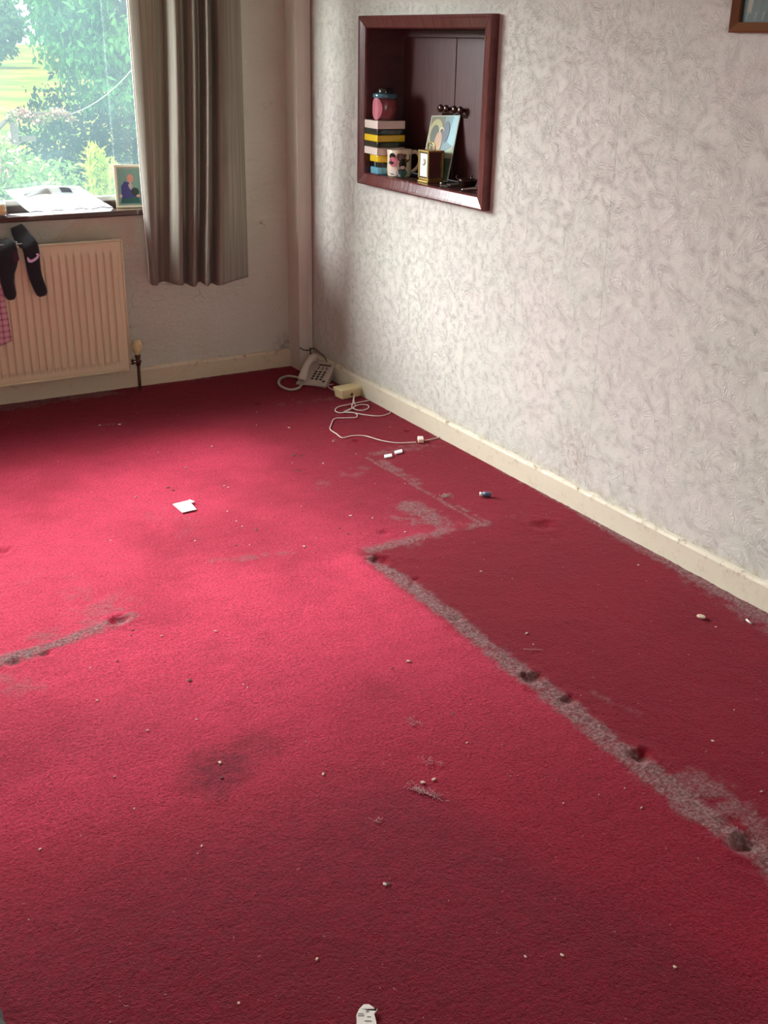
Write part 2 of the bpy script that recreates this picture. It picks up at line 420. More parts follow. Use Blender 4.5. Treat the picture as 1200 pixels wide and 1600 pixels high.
def build_floor():
    xs = np.concatenate([np.linspace(XL, -2.42, 30), np.linspace(-2.40, 0.0, 320)])
    ys = np.concatenate([np.linspace(YB, -4.35, 30), np.linspace(-4.33, 0.0, 560)])
    X, Y = np.meshgrid(xs, ys); x = X.ravel(); y = Y.ravel()
    n1 = fbm(x, y, 6, 3); n2 = fbm(x, y, 28, 9); n3 = fbm(x, y, 2.2, 21)
    z = 0.0025*(n1-0.5)+0.0022*(n2-0.5)
    dust = np.zeros_like(x); n4 = fbm(x, y, 45, 55); n5 = fbm(x, y, 13, 66)
    wob = 0.03*(n1-0.5)+0.012*(n2-0.5)
    def line(a, b, w, s, soft=1.0):
        nonlocal dust
        d, t = seg_dist(x+wob, y+wob, a, b)
        dust = np.maximum(dust, s*(1-sstep(d, w*0.35, w*(1+soft))))
    # sofa-edge dust lines
    line((-0.862, -2.22), (-0.866, -3.95), 0.026, 0.85, 0.9)
    line((-0.868, -2.9), (-0.885, -4.05), 0.030, 0.8, 0.8)
    line((-0.815, -3.62), (-0.80, -4.0), 0.045, 0.55, 1.6)
    line((-0.831, -2.161), (-0.551, -2.157), 0.020, 0.7, 1.6)
    line((-0.551, -2.157), (-0.370, -2.167), 0.016, 0.6, 1.4)
    line((-0.370, -2.167), (0.024, -2.177), 0.018, 0.25, 1.5)
    line((-0.410, -1.389), (-0.386, -2.158), 0.009, 0.62, 0.8)
    line((-0.429, -1.354), (-0.419, -0.996), 0.009, 0.25, 0.9)
    line((-0.367, -1.454), (-0.384, -1.723), 0.018, 0.6, 1.5)
    line((-0.368, -1.983), (-0.353, -2.163), 0.010, 0.6, 1.2)
    line((-0.522, -1.901), (-0.521, -2.111), 0.045, 0.7, 1.2)
    line((-0.622, -1.955), (-0.574, -2.070), 0.035, 0.5, 1.2)
    line((-0.345, -1.364), (-0.220, -1.359), 0.03, 0.45, 1.2)
    line((-0.196, -1.371), (0.038, -1.403), 0.035, 0.4, 1.5)
    line((-0.525, -2.158), (-0.698, -2.186), 0.02, 0.4, 1.8)
    line((-2.065, -2.313), (-1.960, -2.301), 0.030, 1.0, 0.6)
    line((-1.960, -2.301), (-1.852, -2.279), 0.020, 0.95, 1.0)
    line((-1.852, -2.279), (-1.674, -2.230), 0.022, 0.8, 1.4)
    line((-1.930, -2.253), (-1.700, -2.162), 0.05, 0.38, 1.4)
    line((-1.793, -2.089), (-1.684, -2.171), 0.07, 0.35, 1.2)
    line((-1.848, -1.866), (-1.708, -2.064), 0.05, 0.22, 1.4)
    line((-2.088, -2.415), (-2.006, -2.478), 0.04, 0.3, 1.4)
    line((-1.333, -2.002), (-1.091, -2.066), 0.018, 0.5, 1.4)
    line((-0.407, -0.590), (-0.024, -0.628), 0.020, 0.35, 1.5)
    line((-1.248, -0.498), (-1.125, -0.512), 0.012, 0.4, 1.5)
    line((-0.722, -1.581), (-0.511, -1.500), 0.03, 0.3, 1.6)
    line((-1.315, -1.479), (-1.307, -1.770), 0.05, 0.22, 1.4)
    line((-1.241, -3.069), (-1.257, -3.124), 0.02, 0.25, 1.4)
    line((-0.765, -3.213), (-0.727, -3.352), 0.012, 0.35, 1.4)
    # grey edge against the skirting, widening towards the viewer
    k = sstep(-y, 1.6, 2.2); w = 0.03+0.11*sstep(-y, 2.1, 3.6)
    dust = np.maximum(dust, (0.35+0.65*k)*(1-sstep(-x+wob, 0.014, w*1.5)))
    # brown dust below the radiator
    dust = np.maximum(dust, 0.8*(1-sstep(-y+wob*1.5, 0.03, 0.20))*sstep(-x, 0.9, 1.1))
    dust = np.maximum(dust, 0.5*(1-sstep(-y+wob, 0.015, 0.07)))
    dust = np.where(dust > .01, dust**.9*sstep(dust*1.25+(n4-.5)*1.5+(n5-.5)*1.1, .22, .85), 0)
    for (dx, dy, r, dep) in [(d[0][0], d[0][1], d[1], d[2]) for d in DENTS]:
        q = np.hypot((x-dx), (y-dy)*1.15)*(1+.9*(n4-.5)+.5*(n5-.5)); dep *= .62
        z -= dep*(1-sstep(q, r*0.25, r*1.05)); z += dep*0.22*np.exp(-((q-r*1.35)/(r*0.35))**2)
    for cx, cy, r, dep in [((-0.832, -2.326), .02, .006)] if False else []: pass
    z += dust*0.004*(fbm(x, y, 60, 31)-0.45)
    z += 0.004*np.exp(-(((x+0.86)/0.05)**2))*(y < -2.2)*(n2-0.3)
    # pile faded except where furniture stood, with the window's light pool painted in
    g_ = 1-sstep(-y, 2.12, 2.2); open_ = np.clip(sstep(-x, 0.86, 0.92)*(1-g_)+g_*sstep(-x+.35*(n3-.5), 0.15, 1.25)*sstep(-y, 0.3, 1.2), 0, 1)
    fade_light = open_*(0.55+0.45*sstep(n3, 0.3, 0.7))
    fade_light *= 1-0.9*sstep(-y, 2.2, 3.7)  # painted brightness drops off towards the viewer
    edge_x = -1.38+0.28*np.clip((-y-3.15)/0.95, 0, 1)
    soil_shade = 0.55*sstep(edge_x-x+0.05*(n1-0.5), -0.05, 0.14)*sstep(-y+0.15*(n3-0.5), 3.02, 3.45)  # soft diagonal shadow on the near carpet, painted into this mask
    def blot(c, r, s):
        nonlocal soil_shade
        q = np.hypot(x-c[0], y-c[1]); soil_shade = np.maximum(soil_shade, s*(1-sstep(q+0.12*r/0.1*(n1-0.5), r*0.1, r)))
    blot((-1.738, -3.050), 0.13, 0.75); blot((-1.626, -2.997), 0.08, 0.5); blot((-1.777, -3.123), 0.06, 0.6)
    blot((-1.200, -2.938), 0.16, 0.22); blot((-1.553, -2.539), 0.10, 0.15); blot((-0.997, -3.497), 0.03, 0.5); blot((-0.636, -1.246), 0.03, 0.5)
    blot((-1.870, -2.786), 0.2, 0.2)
    me = bpy.data.meshes.new('floor')
    nx, ny = len(xs), len(ys); N = nx*ny
    me.vertices.add(N); me.vertices.foreach_set('co', np.stack([x, y, z], 1).astype(np.float32).ravel())
    i = np.arange(nx-1); j = np.arange(ny-1); I, J = np.meshgrid(i, j); a = (J*nx+I).ravel()
    q = np.stack([a, a+1, a+nx+1, a+nx], 1).ravel().astype(np.int32)
    me.loops.add(len(q)); me.loops.foreach_set('vertex_index', q)
    me.polygons.add(len(a)); me.polygons.foreach_set('loop_start', np.arange(0, len(q), 4, dtype=np.int32))
    me.polygons.foreach_set('use_smooth', np.ones(len(a), bool))
    me.update(calc_edges=True)
    for nm, v in (('dust', dust), ('fade_light', fade_light), ('soil_shade', soil_shade)):
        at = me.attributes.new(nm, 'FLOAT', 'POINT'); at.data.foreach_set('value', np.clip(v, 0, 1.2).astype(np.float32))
    me.materials.append(M_CARPET)
    o = bpy.data.objects.new('floor', me); C.objects.link(o)
    return struct(o, 'worn crimson carpet with grey dust lines and castor dents', 'carpet')
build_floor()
sub = MB().box((XL-.2, YB-.2, -0.30), (0.25, 0.25, -0.045), M_WALL_O).build('floor_slab'); struct(sub)

# ---------------------------------------------------------------- walls, ceiling
WX0, WX1, WZ0, WZ1 = -3.35, -0.50, 0.828, 2.12      # window opening
HY0, HY1, HZ0, HZ1 = -1.515, -0.650, 1.015, 1.600     # hatch opening
w = MB()
w.box((0, HY1, 0), (0.22, 0.25, ZC), M_WALL_R); w.box((0, YB-.2, 0), (0.22, HY0, ZC), M_WALL_R)
w.box((0, HY0, 0), (0.22, HY1, HZ0), M_WALL_R); w.box((0, HY0, HZ1), (0.22, HY1, ZC), M_WALL_R)
struct(w.build('wall_right', fix=False), 'white blown wallpaper wall with swirling raised texture', 'wall')
w = MB()
w.box((XL-.2, 0, -.3), (WX0, 0.25, ZC+.2), M_WALL_F); w.box((WX1, 0, -.3), (0.0, 0.25, ZC+.2), M_WALL_F)
w.box((WX0, 0, -.3), (WX1, 0.25, WZ0-.03), M_WALL_F); w.box((WX0, 0, WZ1), (WX1, 0.25, ZC+.2), M_WALL_F)
struct(w.build('wall_far', fix=False), 'stained pinkish cream plastered wall under the window', 'wall')
struct(MB().box((XL-.2, YB-.2, 0), (XL, 0, ZC), M_WALL_O).build('wall_left'))
struct(MB().box((XL, YB-.2, 0), (0, YB, ZC), M_WALL_O).build('wall_back'))
struct(MB().box((XL-.2, YB-.2, ZC), (0.25, 0.3, ZC+.2), M_CEIL).build('ceiling'))

# torn strip of lining paper under the sill, as raised flake edges on the wall
t = MB(); t.prism([(-1.235, .705), (-1.19, .74), (-1.10, .795), (-.86, .797), (-.86, .66), (-1.0, .69), (-1.11, .712)], 0, .0022, simple('lining_paper', lin(202, 188, 168), .7, bump=.002, bscale=30), T=TR((0, -.0, 0), rx=math.radians(90)))
struct(t.build('trim_3'), 'torn flap of lining paper below the sill', 'wallpaper')

# skirtings
def skirting(name, a, b, nrm, h, th, m, lump):
    a = Vector(a); b = Vector(b); n = Vector(nrm); L = (b-a).length; nseg = int(L/0.03)
    mb = MB(); vs = []; prof = [(th, 0), (th, h*0.86), (th*0.75, h*0.97), (th*.3, h), (0, h)]
    for i in range(nseg+1):
        p = a+(b-a)*i/nseg
        for (d, z) in prof:
            zz = z + (lump*(random.random()-.5) if z > h*.9 else 0)
            vs.append(tuple(p+n*d+Vector((0, 0, zz-0.02 if z == 0 else zz))))
    k = len(prof); fs = [(i*k+j, (i+1)*k+j, (i+1)*k+j+1, i*k+j+1) for i in range(nseg) for j in range(k-1)]
    fs += [tuple(range(k)), tuple(nseg*k+j for j in range(k-1, -1, -1))]
    mb.add(vs, fs, m); return struct(mb.build(name), None, None)
skirting('baseboard_right', (-0.0005, -0.12, 0), (-0.0005, YB+.01, 0), (-1, 0, 0), .089, .015, M_SKIRT_R, .004)
skirting('baseboard_far', (XL+.01, -0.0005, 0), (-0.08, -0.0005, 0), (0, -1, 0), .089, .015, M_SKIRT_F, .005)
# pipe boxing in the corner: wide board plus a narrower strip stepped back, dark joint beside the wallpaper
t = MB(); t.box((-.081, -.122, -.01), (-.034, 0, ZC), M_BOXING); t.box((-.034, -.117, -.01), (-.004, 0, ZC), M_BOXING)
t.box((-.004, -.112, -.01), (-.0005, 0, ZC), M_DARKWOOD)
struct(t.build('trim_1', bevel=.002), 'narrow pinkish painted pipe boxing in the corner', 'trim')
# loose brown wire over the boxing foot
t = MB(); t.tube([(-.085, -.13, .125), (-.06, -.13, .108), (-.03, -.128, .104), (-.012, -.132, .112), (-.010, -.17, .110), (-.012, -.26, .098), (-.014, -.30, .07)], .0028, M_COPPER, 6, sub=4)
t.tube([(-.022, -.126, .115), (-.022, -.128, .04)], .003, M_COPPER, 6)
tag(t.build('brown_wire'), 'thin brown wire running round the foot of the corner pipe boxing', 'wire')

# ---------------------------------------------------------------- window
g = NM('dusty_glass')
g.n.remove(g.b)
tr = g.new('ShaderNodeBsdfTransparent'); tl = g.new('ShaderNodeBsdfTranslucent'); gl = g.new('ShaderNodeBsdfGlossy'); mx = g.new('ShaderNodeMixShader'); mx2 = g.new('ShaderNodeMixShader')
tr.inputs[0].default_value = (.97, .99, 1, 1); tl.inputs[0].default_value = (.62, .90, 1, 1); gl.inputs['Roughness'].default_value = .02
g.l.new(g.math('ADD', g.math('MULTIPLY', g.noise(g.co.outputs['Object'], 3.0, 4), .024), .017), mx.inputs[0])
g.l.new(tr.outputs[0], mx.inputs[1]); g.l.new(tl.outputs[0], mx.inputs[2])
mx2.inputs[0].default_value = .03; g.l.new(mx.outputs[0], mx2.inputs[1]); g.l.new(gl.outputs[0], mx2.inputs[2]); g.l.new(mx2.outputs[0], g.out.inputs[0])
M_GLASS = g.m
fr = MB(); fy0, fy1 = .07, .13
fr.box((WX0, fy0, WZ0-.03), (WX1, fy1, .858), M_DARKWOOD); fr.box((WX0, fy0, WZ1-.06), (WX1, fy1, WZ1), M_DARKWOOD)
for xa, xb in ((WX0, WX0+.06), (WX1-.06, WX1), (-2.36, -2.30)): fr.box((xa, fy0, .858), (xb, fy1, WZ1-.06), M_DARKWOOD)
win = struct(fr.build('window_1', bevel=.004), 'dark framed window looking onto the garden', 'window')
M_UPVC = simple('glazing_strip', lin(225, 228, 226), .3)
bead = MB(); bead.box((WX0+.06, .088, .858), (WX1-.06, .112, .878), M_UPVC); bead.build('glazing_bead', win)
for xa, xb in ((WX0+.06, -2.36), (-2.30, WX1-.06)):
    MB().box((xa, .098, .87), (xb, .102, WZ1-.06), M_GLASS).build('window_pane', win)
sl = MB(); sl.box((WX0-.05, -.045, .806), (WX1+.05, 0.0, .829), M_SILL); sl.box((WX0, 0.0, .806), (WX1, .07, .829), M_SILL)
struct(sl.build('trim_2', bevel=.004), 'dark glossy wooden windowsill', 'windowsill')

# ---------------------------------------------------------------- radiator
def radiator():
    x0, x1, z0, z1 = -2.35, -.952, .112, .710; yf = -.100
    T0 = thing('radiator', 'cream ribbed panel radiator below the window', 'radiator', (x1, 0, 0))
    mb = MB(); nx = 640; nz = [z0, z0+.004, .128, .140, .150, .158, .166, .25, .4, .55, .640, .648, .656, .668, .685, z1-.004, z1]
    pitch = .0333
    def h(x, z):
        m = sst((z-.146)/.014)*sst((.662-z)/.014)
        e = sst((x1-.022-x)/.006)*sst((x-x0-.022)/.006)
        ph = ((x1-.022-x)/pitch) % 1.0
        d = abs(ph-.5)*2      # 1 at the groove
        groove = sst((d-.62)/.3)
        return m*e*(.006-.0125*groove)
    sst = lambda t: (lambda q: q*q*(3-2*q))(max(0, min(1, t)))
    vs = []; xs = [x0+(x1-x0)*i/nx for i in range(nx+1)]
    for z in nz:
        for x in xs:
            edge = .004 if z in (nz[0], nz[-1]) else 0
            vs.append((x-x1, yf-h(x, z)+edge, z))
    n = nx+1; fs = [(j*n+i, j*n+i+1, (j+1)*n+i+1, (j+1)*n+i) for j in range(len(nz)-1) for i in range(nx)]
    mb.add(vs, fs, M_RAD, True)
    mb.box((x0-x1, yf+.004, z0), (0, yf+.016, z1), M_RAD)
    mb.build('front_panel', T0, fix=False)
    g = MB(); g.box((x0-x1+.01, yf+.016, z0+.02), (-.012, -.045, z1-.006), M_RAD); g.build('convector', T0)
    lp = MB(); lp.tube([(x0-x1, yf-.001, z1), (0, yf-.001, z1)], .005, M_RAD, 8); lp.tube([(x0-x1, yf-.001, z0), (0, yf-.001, z0)], .005, M_RAD, 8)
    lp.tube([(0, yf-.001, z0), (0, yf-.001, z1)], .005, M_RAD, 8); lp.build('edge_seam', T0)
    for bx in (-.2, -1.2):
        for bz in (.2, .6): MB().box((bx, -.046, bz), (bx+.03, -.001, bz+.04), M_RAD).build('bracket', T0)
    # valve
    vx = .047; vy = -.075
    v = MB(); v.lathe([(.0, .172), (.012, .172), (.014, .182), (.020, .190), (.0225, .200), (.0225, .226), (.020, .232), (.018, .240), (.008, .243), (0, .243)], M_CREAMPLASTIC, 24, T=TR((vx, vy, 0)))
    for k in range(12):
        a = k*math.pi/6; v.box((.0215, -.0022, .203), (.0242, .0022, .226), M_CREAMPLASTIC, T=TR((vx, vy, 0), rz=a))
    v.build('valve_head', T0)
    p = MB(); p.lathe([(.0, .120), (.011, .120), (.011, .132), (.015, .134), (.015, .146), (.010, .150), (.013, .160), (.013, .173), (0, .173)], M_COPPER, 16, T=TR((vx, vy, 0)))
    p.tube([(vx, vy, .140), (.0, vy, .140)], .009, M_SILVER, 12); p.tube([(vx-.022, vy, .140), (vx-.034, vy, .140)], .013, M_COPPER, 8)
    p.build('valve_body', T0)
    p = MB(); p.tube([(vx, vy, .125), (vx, vy, -.01)], .0075, M_COPPER, 12); p.build('pipe', T0)
radiator()

# ---------------------------------------------------------------- curtain
def curtain_material():
    m = NM('curtain_cloth'); uv = m.co.outputs['UV']
    sx = m.new('ShaderNodeSeparateXYZ'); m.l.new(uv, sx.inputs[0])
    st = m.noise(m.mapping(uv, scale=(170, 1.5, 1)), 1.0, 2); st2 = m.noise(m.mapping(uv, scale=(34, .5, 1)), 1.0, 2)
    c = m.mix(m.smooth(st, .35, .65), lin(142, 134, 120), lin(164, 158, 144))
    c = m.mix(m.smooth(st2, .5, .62, 0, .5), c, lin(134, 122, 106))
    c = m.mix(m.smooth(m.noise(uv, 3.0, 3), .55, .8, 0, .35), c, lin(124, 108, 90))
    m.col(c); m.b.inputs['Roughness'].default_value = .9
    m.b.inputs['Sheen Weight'].default_value = .2
    w = m.noise(m.mapping(uv, scale=(260, 420, 1)), 1.0, 2)
    m.l.new(m.bump(m.math('ADD', st, w), .0012), m.b.inputs['Normal'])
    tl = m.new('ShaderNodeBsdfTranslucent'); m.l.new(c, tl.inputs[0]); mx = m.new('ShaderNodeMixShader'); mx.inputs[0].default_value = .26
    m.l.new(m.b.outputs[0], mx.inputs[1]); m.l.new(tl.outputs[0], mx.inputs[2]); m.l.new(mx.outputs[0], m.out.inputs[0])
    return m.m
M_CURT = curtain_material()
def curtain():
    T0 = thing('curtain', 'long taupe striped curtain hanging in folds at the right of the window', 'curtain', (-.6, -.1, .5))
    # pleats stand out further into the room one after the other, their left flanks facing the window
    top = [(200,-.085),(202,-.100),(214,-.125),(228,-.135),(238,-.14),(240,-.115),(243,-.10),(249,-.105),(254,-.135),(262,-.205),(270,-.245),(275,-.235),(276,-.19),(279,-.155),(283,-.16),(288,-.215),(296,-.275),(300,-.28),(302,-.24),(304,-.19),(307,-.185),(311,-.24),(317,-.315),(320,-.315),(322,-.26),(324,-.215),(327,-.22),(332,-.285),(338,-.30),(348,-.275),(360,-.235),(373,-.19)]
    px_t = [200, 240, 275, 303, 322, 372]; px_b = [235, 246, 283, 305, 323, 386]
    bot = [(float(np.interp(p, px_t, px_b)), -.12+(y+.12)*.8) for p, y in top]
    fx = lambda y: -.36*(-y-.1)
    xt = lambda p, y: -.848+(p-200)*.0029+fx(y); xb = lambda p, y: -.828+(p-235)*.00319+fx(y)
    A = [(xt(p, y), y) for p, y in top]; B = [(xb(p, y), y) for p, y in bot]
    def cr(P, u):
        n = len(P)-1; s_ = u*n; i = min(int(s_), n-1); t = s_-i
        g = lambda k: P[max(0, min(n, k))]
        o = []
        for d in (0, 1):
            p0, p1, p2, p3 = g(i-1)[d], g(i)[d], g(i+1)[d], g(i+2)[d]
            o.append(.5*(2*p1+(p2-p0)*t+(2*p0-5*p1+4*p2-p3)*t*t+(3*p1-p0-3*p2+p3)*t**3))
        return o
    nu, nv = 520, 70; zt, zb = 2.26, .505
    vs = []; uvs = []
    for j in range(nv+1):
        v = j/nv; z = zt+(zb-zt)*v
        w = max(0, min(1, (1.69-z)/(1.69-.505)))
        w = w**1.35
        for i in range(nu+1):
            u = i/nu; a = cr(A, u); b = cr(B, u)
            x = a[0]*(1-w)+b[0]*w; y = a[1]*(1-w)+b[1]*w
            # pinched crease low down near the middle
            y += .018*math.exp(-((u-.52)/.05)**2)*math.exp(-((z-.70)/.09)**2)
            y += .010*math.sin(u*60+z*3)*.25*w
            dz = 0
            if v > .97: dz = -.006*math.sin(u*17)-.006*(abs(u-.62) < .03)
            vs.append((x+.6, y+.1, z-.5+dz)); uvs.append((u*1.3, z))
    n = nu+1; fs = [(j*n+i, j*n+i+1, (j+1)*n+i+1, (j+1)*n+i) for j in range(nv) for i in range(nu)]
    mb = MB(); mb.add(vs, fs, M_CURT, True); o = mb.build('drape', T0, fix=False, solid=.001)
    uvl = o.data.uv_layers.new(name='UVMap')
    li = np.empty(len(o.data.loops), np.int32); o.data.loops.foreach_get('vertex_index', li)
    uvl.data.foreach_set('uv', np.array(uvs, np.float32)[li].ravel())
    hm = MB()
    # white lining edge showing along the leading side
    pts = []
    for j in range(nv+1): pts.append(Vector(vs[j*n]))
    hm.tube([p+Vector((-.002, .004, 0)) for p in pts], .0035, M_WHITE, 6); hm.build('lining_edge', T0)
    th = MB(); th.tube([(-.236, -.01, .01), (-.232, -.012, -.015), (-.236, -.012, -.04), (-.242, -.012, -.055)], .0012, M_CABLE, 5, sub=3)
    th.build('loose_thread', T0)
    th = MB(); th.tube([(.03, -.03, .005), (.034, -.03, -.012), (.040, -.03, -.026)], .0010, M_CURT, 5, sub=3); th.build('loose_thread', T0)
curtain()
t = thing('curtain_rail', 'brown curtain rail above the window', 'curtain rail', (-1.95, -.09, 2.26))
MB().tube([(-1.75, 0, 0), (1.75, 0, 0)], .012, M_DARKWOOD, 12).build('rail', t)
for bx in (-1.7, 0, 1.7): MB().box((bx-.01, -.005, -.012), (bx+.01, .09, .012), M_DARKWOOD).build('bracket', t)

# ---------------------------------------------------------------- hatch
def hatch():
    T0 = thing('serving_hatch', 'dark red mahogany framed serving hatch recessed in the white wall', 'serving hatch', (0, -1.09, .97))
    oy, oz = -1.09, .97
    ya, yb, za, zb = -1.576, -.612, .972, 1.646   # outer
    ia, ib, ja, jb = -1.512, -.655, 1.020, 1.597  # inner
    # mitred frame with a chamfered inner slope and raised outer edge
    def mem(o0, o1, i0, i1):
        # outer edge points o0,o1 and inner i0,i1 in (y,z); profile: wall, outer raised, slope to inner
        mb = MB(); mid = lambda a, b, t: (a[0]*(1-t)+b[0]*t, a[1]*(1-t)+b[1]*t)
        secs = []
        for o, i in ((o0, i0), (o1, i1)):
            a = mid(o, i, .0); b = mid(o, i, .12); c = mid(o, i, .30); d = mid(o, i, .9); e = i
            secs.append([(-.0005, a), (-.030, a), (-.034, b), (-.030, c), (-.020, d), (-.014, e), (-.0005, e)])
        k = 7; vs = [(x, p[0]-oy, p[1]-oz) for s_ in secs for x, p in s_]
        fs = [(j, (j+1) % k, k+(j+1) % k, k+j) for j in range(k)]+[tuple(range(k)), tuple(range(2*k-1, k-1, -1))]
        mb.add(vs, fs, M_MAHOG); return mb
    O = [(ya, za), (yb, za), (yb, zb), (ya, zb)]; I = [(ia, ja), (ib, ja), (ib, jb), (ia, jb)]
    for q in range(4):
        mem(O[q], O[(q+1) % 4], I[q], I[(q+1) % 4]).build('frame_rail', T0, bevel=.0012)
    d = .168
    r = MB()
    r.box((-.0005, ia-oy-.002, ja-oz-.004), (d+.03, ib-oy+.002, ja-oz), M_DARKWOOD2)
    r.box((-.0005, ia-oy-.002, jb-oz), (d+.03, ib-oy+.002, jb-oz+.003), M_MAHOG_D)
    r.box((-.0005, ib-oy, ja-oz), (d+.03, ib-oy+.003, jb-oz), M_MAHOG_D); r.box((-.0005, ia-oy-.003, ja-oz), (d+.03, ia-oy, jb-oz), M_MAHOG_D)
    r.build('recess_lining', T0)
    h_ = MB(); h_.box((d-.018, ia-oy, jb-oz-.030), (d+.012, ib-oy, jb-oz), M_MAHOG_D); h_.build('top_rail', T0, bevel=.002)
    seam = -1.060
    for a, b, kn in ((seam+.002, ib-.004, (-1.035, -.995)), (ia+.004, seam-.002, (-1.138, -1.095))):
        D = MB(); D.box((d, a-oy, ja-oz+.002), (d+.018, b-oy, jb-oz-.024), M_MAHOG_D); dr = D.build('door', T0, bevel=.003)
        for ky in kn:
            k = MB(); k.lathe([(0, 0), (.008, 0), (.007, .006), (.006, .010), (.013, .015), (.0165, .021), (.0165, .026), (.012, .031), (.005, .033), (0, .033)], M_BRONZE, 24, T=Matrix.Translation((d-.0005, ky-oy, 1.300-oz)) @ Matrix.Rotation(math.radians(-90), 4, 'Y'))
            k.build('knob', dr)
        pl = MB(); pl.box((d-.003, min(kn)-.020-oy, 1.270-oz), (d, max(kn)+.020-oy, 1.284-oz), M_BRONZE); pl.build('knob_plate', dr, bevel=.001)
    c = MB(); c.lathe([(0, 0), (.006, 0), (.005, .003), (0, .004)], M_BRASS, 12, T=Matrix.Translation((-.026, -1.535-oy, 1.565-oz)) @ Matrix.Rotation(math.radians(-90), 4, 'Y')); c.build('screw_cap', T0)
M_DARKWOOD2 = simple('hatch_shelf', lin(60, 30, 30), .3)
hatch()
SZ = 1.020

# striped ceramic storage jar
def cyl_patch(mb, r, ang, z, ra, rz, m, n=18, off=.0006, pts=None):
    """a rounded patch lying on a cylinder of radius r"""
    vs = [(( r+off)*math.cos(ang), (r+off)*math.sin(ang), z)]
    for k in range(n):
        t = 2*math.pi*k/n; a = ang+ra*math.cos(t)/r; vs.append(((r+off)*math.cos(a), (r+off)*math.sin(a), z+rz*math.sin(t)))
    mb.add(vs, [(0, 1+k, 1+(k+1) % n) for k in range(n)], m, True)

GW = simple('glaze_white', lin(226, 210, 200), .18, coat=.5, var=.03); GK = simple('glaze_black', lin(34, 36, 32), .15, coat=.5)
GY = simple('glaze_yellow', lin(226, 192, 30), .18, coat=.5, var=.05); GB = simple('glaze_blue', lin(96, 158, 178), .18, coat=.5, var=.05)
GP = simple('glaze_pink', lin(200, 112, 128), .2, coat=.5, var=.06); GR = simple('glaze_rose', lin(140, 74, 78), .25, coat=.4)
GT = simple('glaze_teal', lin(70, 108, 104), .2, coat=.4); GBR = simple('glaze_brown', lin(96, 48, 34), .2, coat=.5); GC = simple('glaze_cream', lin(224, 206, 178), .18, coat=.5)
def jar():
    T0 = thing('storage_jar', 'tall ceramic jar, square block striped white black and yellow, pink barrel on top', 'jar', (0.040, -0.724, SZ), (0, 0, math.radians(-4)))
    b = MB(); rr = lambda w, c: [(w-c, -w), (w, -w+c), (w, w-c), (w-c, w), (-w+c, w), (-w, w-c), (-w, -w+c), (-w+c, -w)]
    b.prism(rr(.050, .016), .0, .030, GB); b.build('base', T0, bevel=.006, seg=3)
    b = MB(); b.prism(rr(.040, .012), .027, .052, GK); b.box((-.0445, -.003, .029), (-.040, .003, .050), GB); b.build('pedestal', T0, bevel=.003)
    b = MB(); b.prism(rr(.053, .016), .050, .082, GY); b.build('collar', T0, bevel=.008, seg=3)
    z = .082
    for h, m in ((.031, GW), (.023, GK), (.028, GY), (.023, GK), (.034, GW)):
        b = MB(); b.box((-.066, -.064, z), (.066, .064, z+h-.0008), m); b.build('stripe_block', T0, bevel=.003); z += h
    b = MB(); b.lathe([(0, z), (.042, z), (.049, z+.022), (.053, z+.046), (.050, z+.070), (.046, z+.086), (0, z+.086)], GR, 40); 
    br = b.build('barrel', T0)
    # lighter oval panel on the room side
    p = MB(); cyl_patch(p, .054, math.radians(200), z+.046, .030, .044, GP, 28, .0015); p.build('oval_panel', br)
    z += .086
    b = MB(); b.lathe([(0, z), (.050, z), (.053, z+.004), (.053, z+.016), (.049, z+.020), (0, z+.020)], simple('glaze_slate_blue', lin(70, 112, 124), .2, coat=.5), 40); b.build('lid', T0)
    b = MB(); b.lathe([(0, z+.020), (.033, z+.020), (.034, z+.024), (.032, z+.038), (.028, z+.040), (0, z+.040)], GK, 32); b.build('lid_grip', T0)
jar()
def mug():
    T0 = thing('mug', 'large cream mug painted with brown, black, pink and teal patches', 'mug', (0.052, -0.831, SZ), (0, 0, 0))
    b = MB(); b.lathe([(0, 0), (.046, 0), (.050, .004), (.052, .03), (.052, .085), (.0545, .108), (.052, .110), (.048, .104), (.046, .010), (0, .008)], GC, 48)
    dirc = math.atan2(-5.05+.86, -2.51-.03)          # towards the room
    def pt(da, z, ra, rz, m, off=.0006): cyl_patch(b, .0525, dirc+da, z, ra, rz, m, 24, off)
    pt(.45, .080, .030, .022, GBR); pt(.05, .084, .014, .018, GBR, .0008)
    pt(-.62, .082, .016, .016, GK, .0010); pt(-.55, .062, .020, .020, GP, .0014); pt(-.72, .058, .013, .007, GK, .0020)
    pt(-.50, .022, .022, .018, GW, .0012); pt(-.65, .012, .014, .002, GK, .0020)
    pt(.30, .052, .017, .024, GK, .0012); pt(.22, .018, .024, .018, GT, .0010); pt(.26, .040, .011, .007, GW, .0022)
    b.build('cup', T0, fix=False)
    h = MB(); a = dirc+math.radians(88); ca, sa = math.cos(a), math.sin(a)
    pts = [(r*ca, r*sa, z) for r, z in ((.048, .096), (.066, .100), (.082, .090), (.088, .068), (.080, .042), (.064, .026), (.048, .020))]
    h.tube(pts, [.008, .0085, .009, .009, .0085, .008, .007], GC, 12, sub=5); h.build('handle', T0)
mug()
